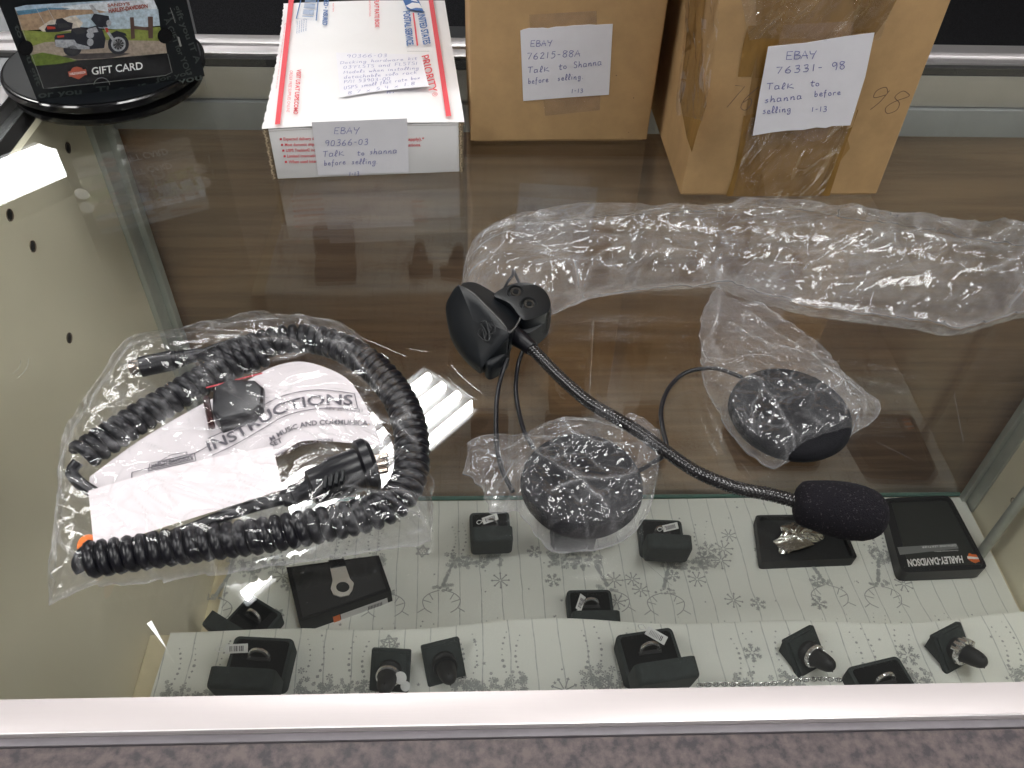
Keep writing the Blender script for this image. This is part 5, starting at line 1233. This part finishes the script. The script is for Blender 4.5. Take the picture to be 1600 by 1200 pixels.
pl_([(206, 763), (206, 740), (208, 738)]); pl_([(206, 738), (260, 724), (300, 710), (325, 697)]); pl_([(325, 685), (360, 668), (410, 634), (450, 616), (500, 609), (554, 615)]); pl_([(554, 615), (556, 625), (559, 638)]); pl_([(559, 638), (500, 638), (450, 648), (415, 667), (370, 693), (330, 712)])
pathtext(b, 'REV 2014-05-21', [(509, 640), (540, 642), (566, 644)], 4.5, SS, .0009)
pathtext(b, 'M MUSIC AND COMMUNICA-', [(424, 690), (450, 675), (480, 666), (520, 663), (578, 665)], 7.5, SS, .0009, bold=.02)
pathtext(b, 'SET', [(424, 699), (442, 690)], 7.5, SS, .0009, bold=.02)
pathtext(b, 'DSET INSTALLATION', [(430, 716), (450, 706), (480, 694), (520, 690)], 5, SS, .0009, bold=.02)
def pls(pts, w=.0004):
    P = [SS(a, c_, .0009) for a, c_ in pts]
    for p, q in zip(P, P[1:]): b.ribbon([p, q], w, (0, 0, 1))
for P in ([(232, 736), (234, 724), (304, 708), (306, 720)], [(237, 733), (238, 727), (300, 713), (301, 718)], [(246, 723), (266, 711), (292, 706), (292, 711)]): 
    pls(P+[P[0]] if P[0][0] != 245 else P)
pathtext(b, 'HARLEY-DAVIDSON', [(237, 731), (270, 724), (300, 717)], 6, SS, .0010, bold=.03)
obj('lettering', b, 'print', ins, smooth=0)
# folded blank paper on top
def zp(u, v): return .0175
pq = [(138, 767), (426, 697), (442, 765), (147, 858)]
b = MB(); 
def pg_(s, t):
    a = Vector((*pq[0], 0)).lerp(Vector((*pq[1], 0)), s); c = Vector((*pq[3], 0)).lerp(Vector((*pq[2], 0)), s); q = a.lerp(c, t); q.y -= 9*math.sin(math.pi*s)*(1-t)*.6
    return atz(q.x, q.y, .0155+.0035*math.sin(math.pi*s)*math.sin(math.pi*(t*.8+.1)))
b.grid(pg_, 24, 10); tag(obj('blank_paper', b, 'pinkpaper', smooth=60), 'blank pinkish white slip of paper in front of the instruction sheet', 'paper')
b = MB(); P = [atz(140+20*math.cos(a), 855+20*math.sin(a), .0125) for a in np.linspace(0, 6.28, 25)[:-1]]; b.prism([(q.x, q.y) for q in P], .0120, .0126); og = tag(obj('orange_sticker', b, 'tagorange'), 'round orange tag poking out at the left end of the cord', 'tag')
b = MB(); pxtext(b, 'B', (137, 852), (141, 851), 7, lambda u, v, off=0: atz(u, v, .0131+off)); obj('letter', b, 'whiteink', og, smooth=0)
# the bag itself
def zleft(x, y, s, t, de): return .017+.004*np.exp(-((x-atz(480, 650).x)**2+(y-atz(480, 650).y)**2)/.03**2)
film('plastic_bag', [(72, 950), (84, 900), (98, 800), (102, 710), (125, 650), (165, 595), (205, 540), (275, 526), (335, 514), (366, 507), (385, 499), (420, 499), (440, 507), (520, 512), (552, 524), (600, 572), (640, 622), (664, 680), (672, 740), (678, 790), (672, 848)],
     [(72, 950), (100, 935), (140, 918), (200, 912), (300, 903), (400, 889), (500, 875), (600, 860), (640, 854), (672, 848)], 230, 190,
     zleft, 'film3', 33, size=.034, amp=.42, ang=R(-25), st=2.2, zedge=.003, label='clear plastic bag holding the coiled cord and instructions',
     folds=([(465, 512), (520, 560), (575, 605), (600, 640)], [(330, 555), (400, 556), (462, 566)], [(610, 735), (545, 800), (500, 858)], [(130, 900), (108, 860), (102, 800)], [(200, 600), (290, 580), (340, 625)], [(560, 800), (640, 790), (662, 830)], [(300, 505), (360, 530), (470, 525)], [(100, 760), (160, 640), (215, 560)]))
print('objects', len(bpy.data.objects))
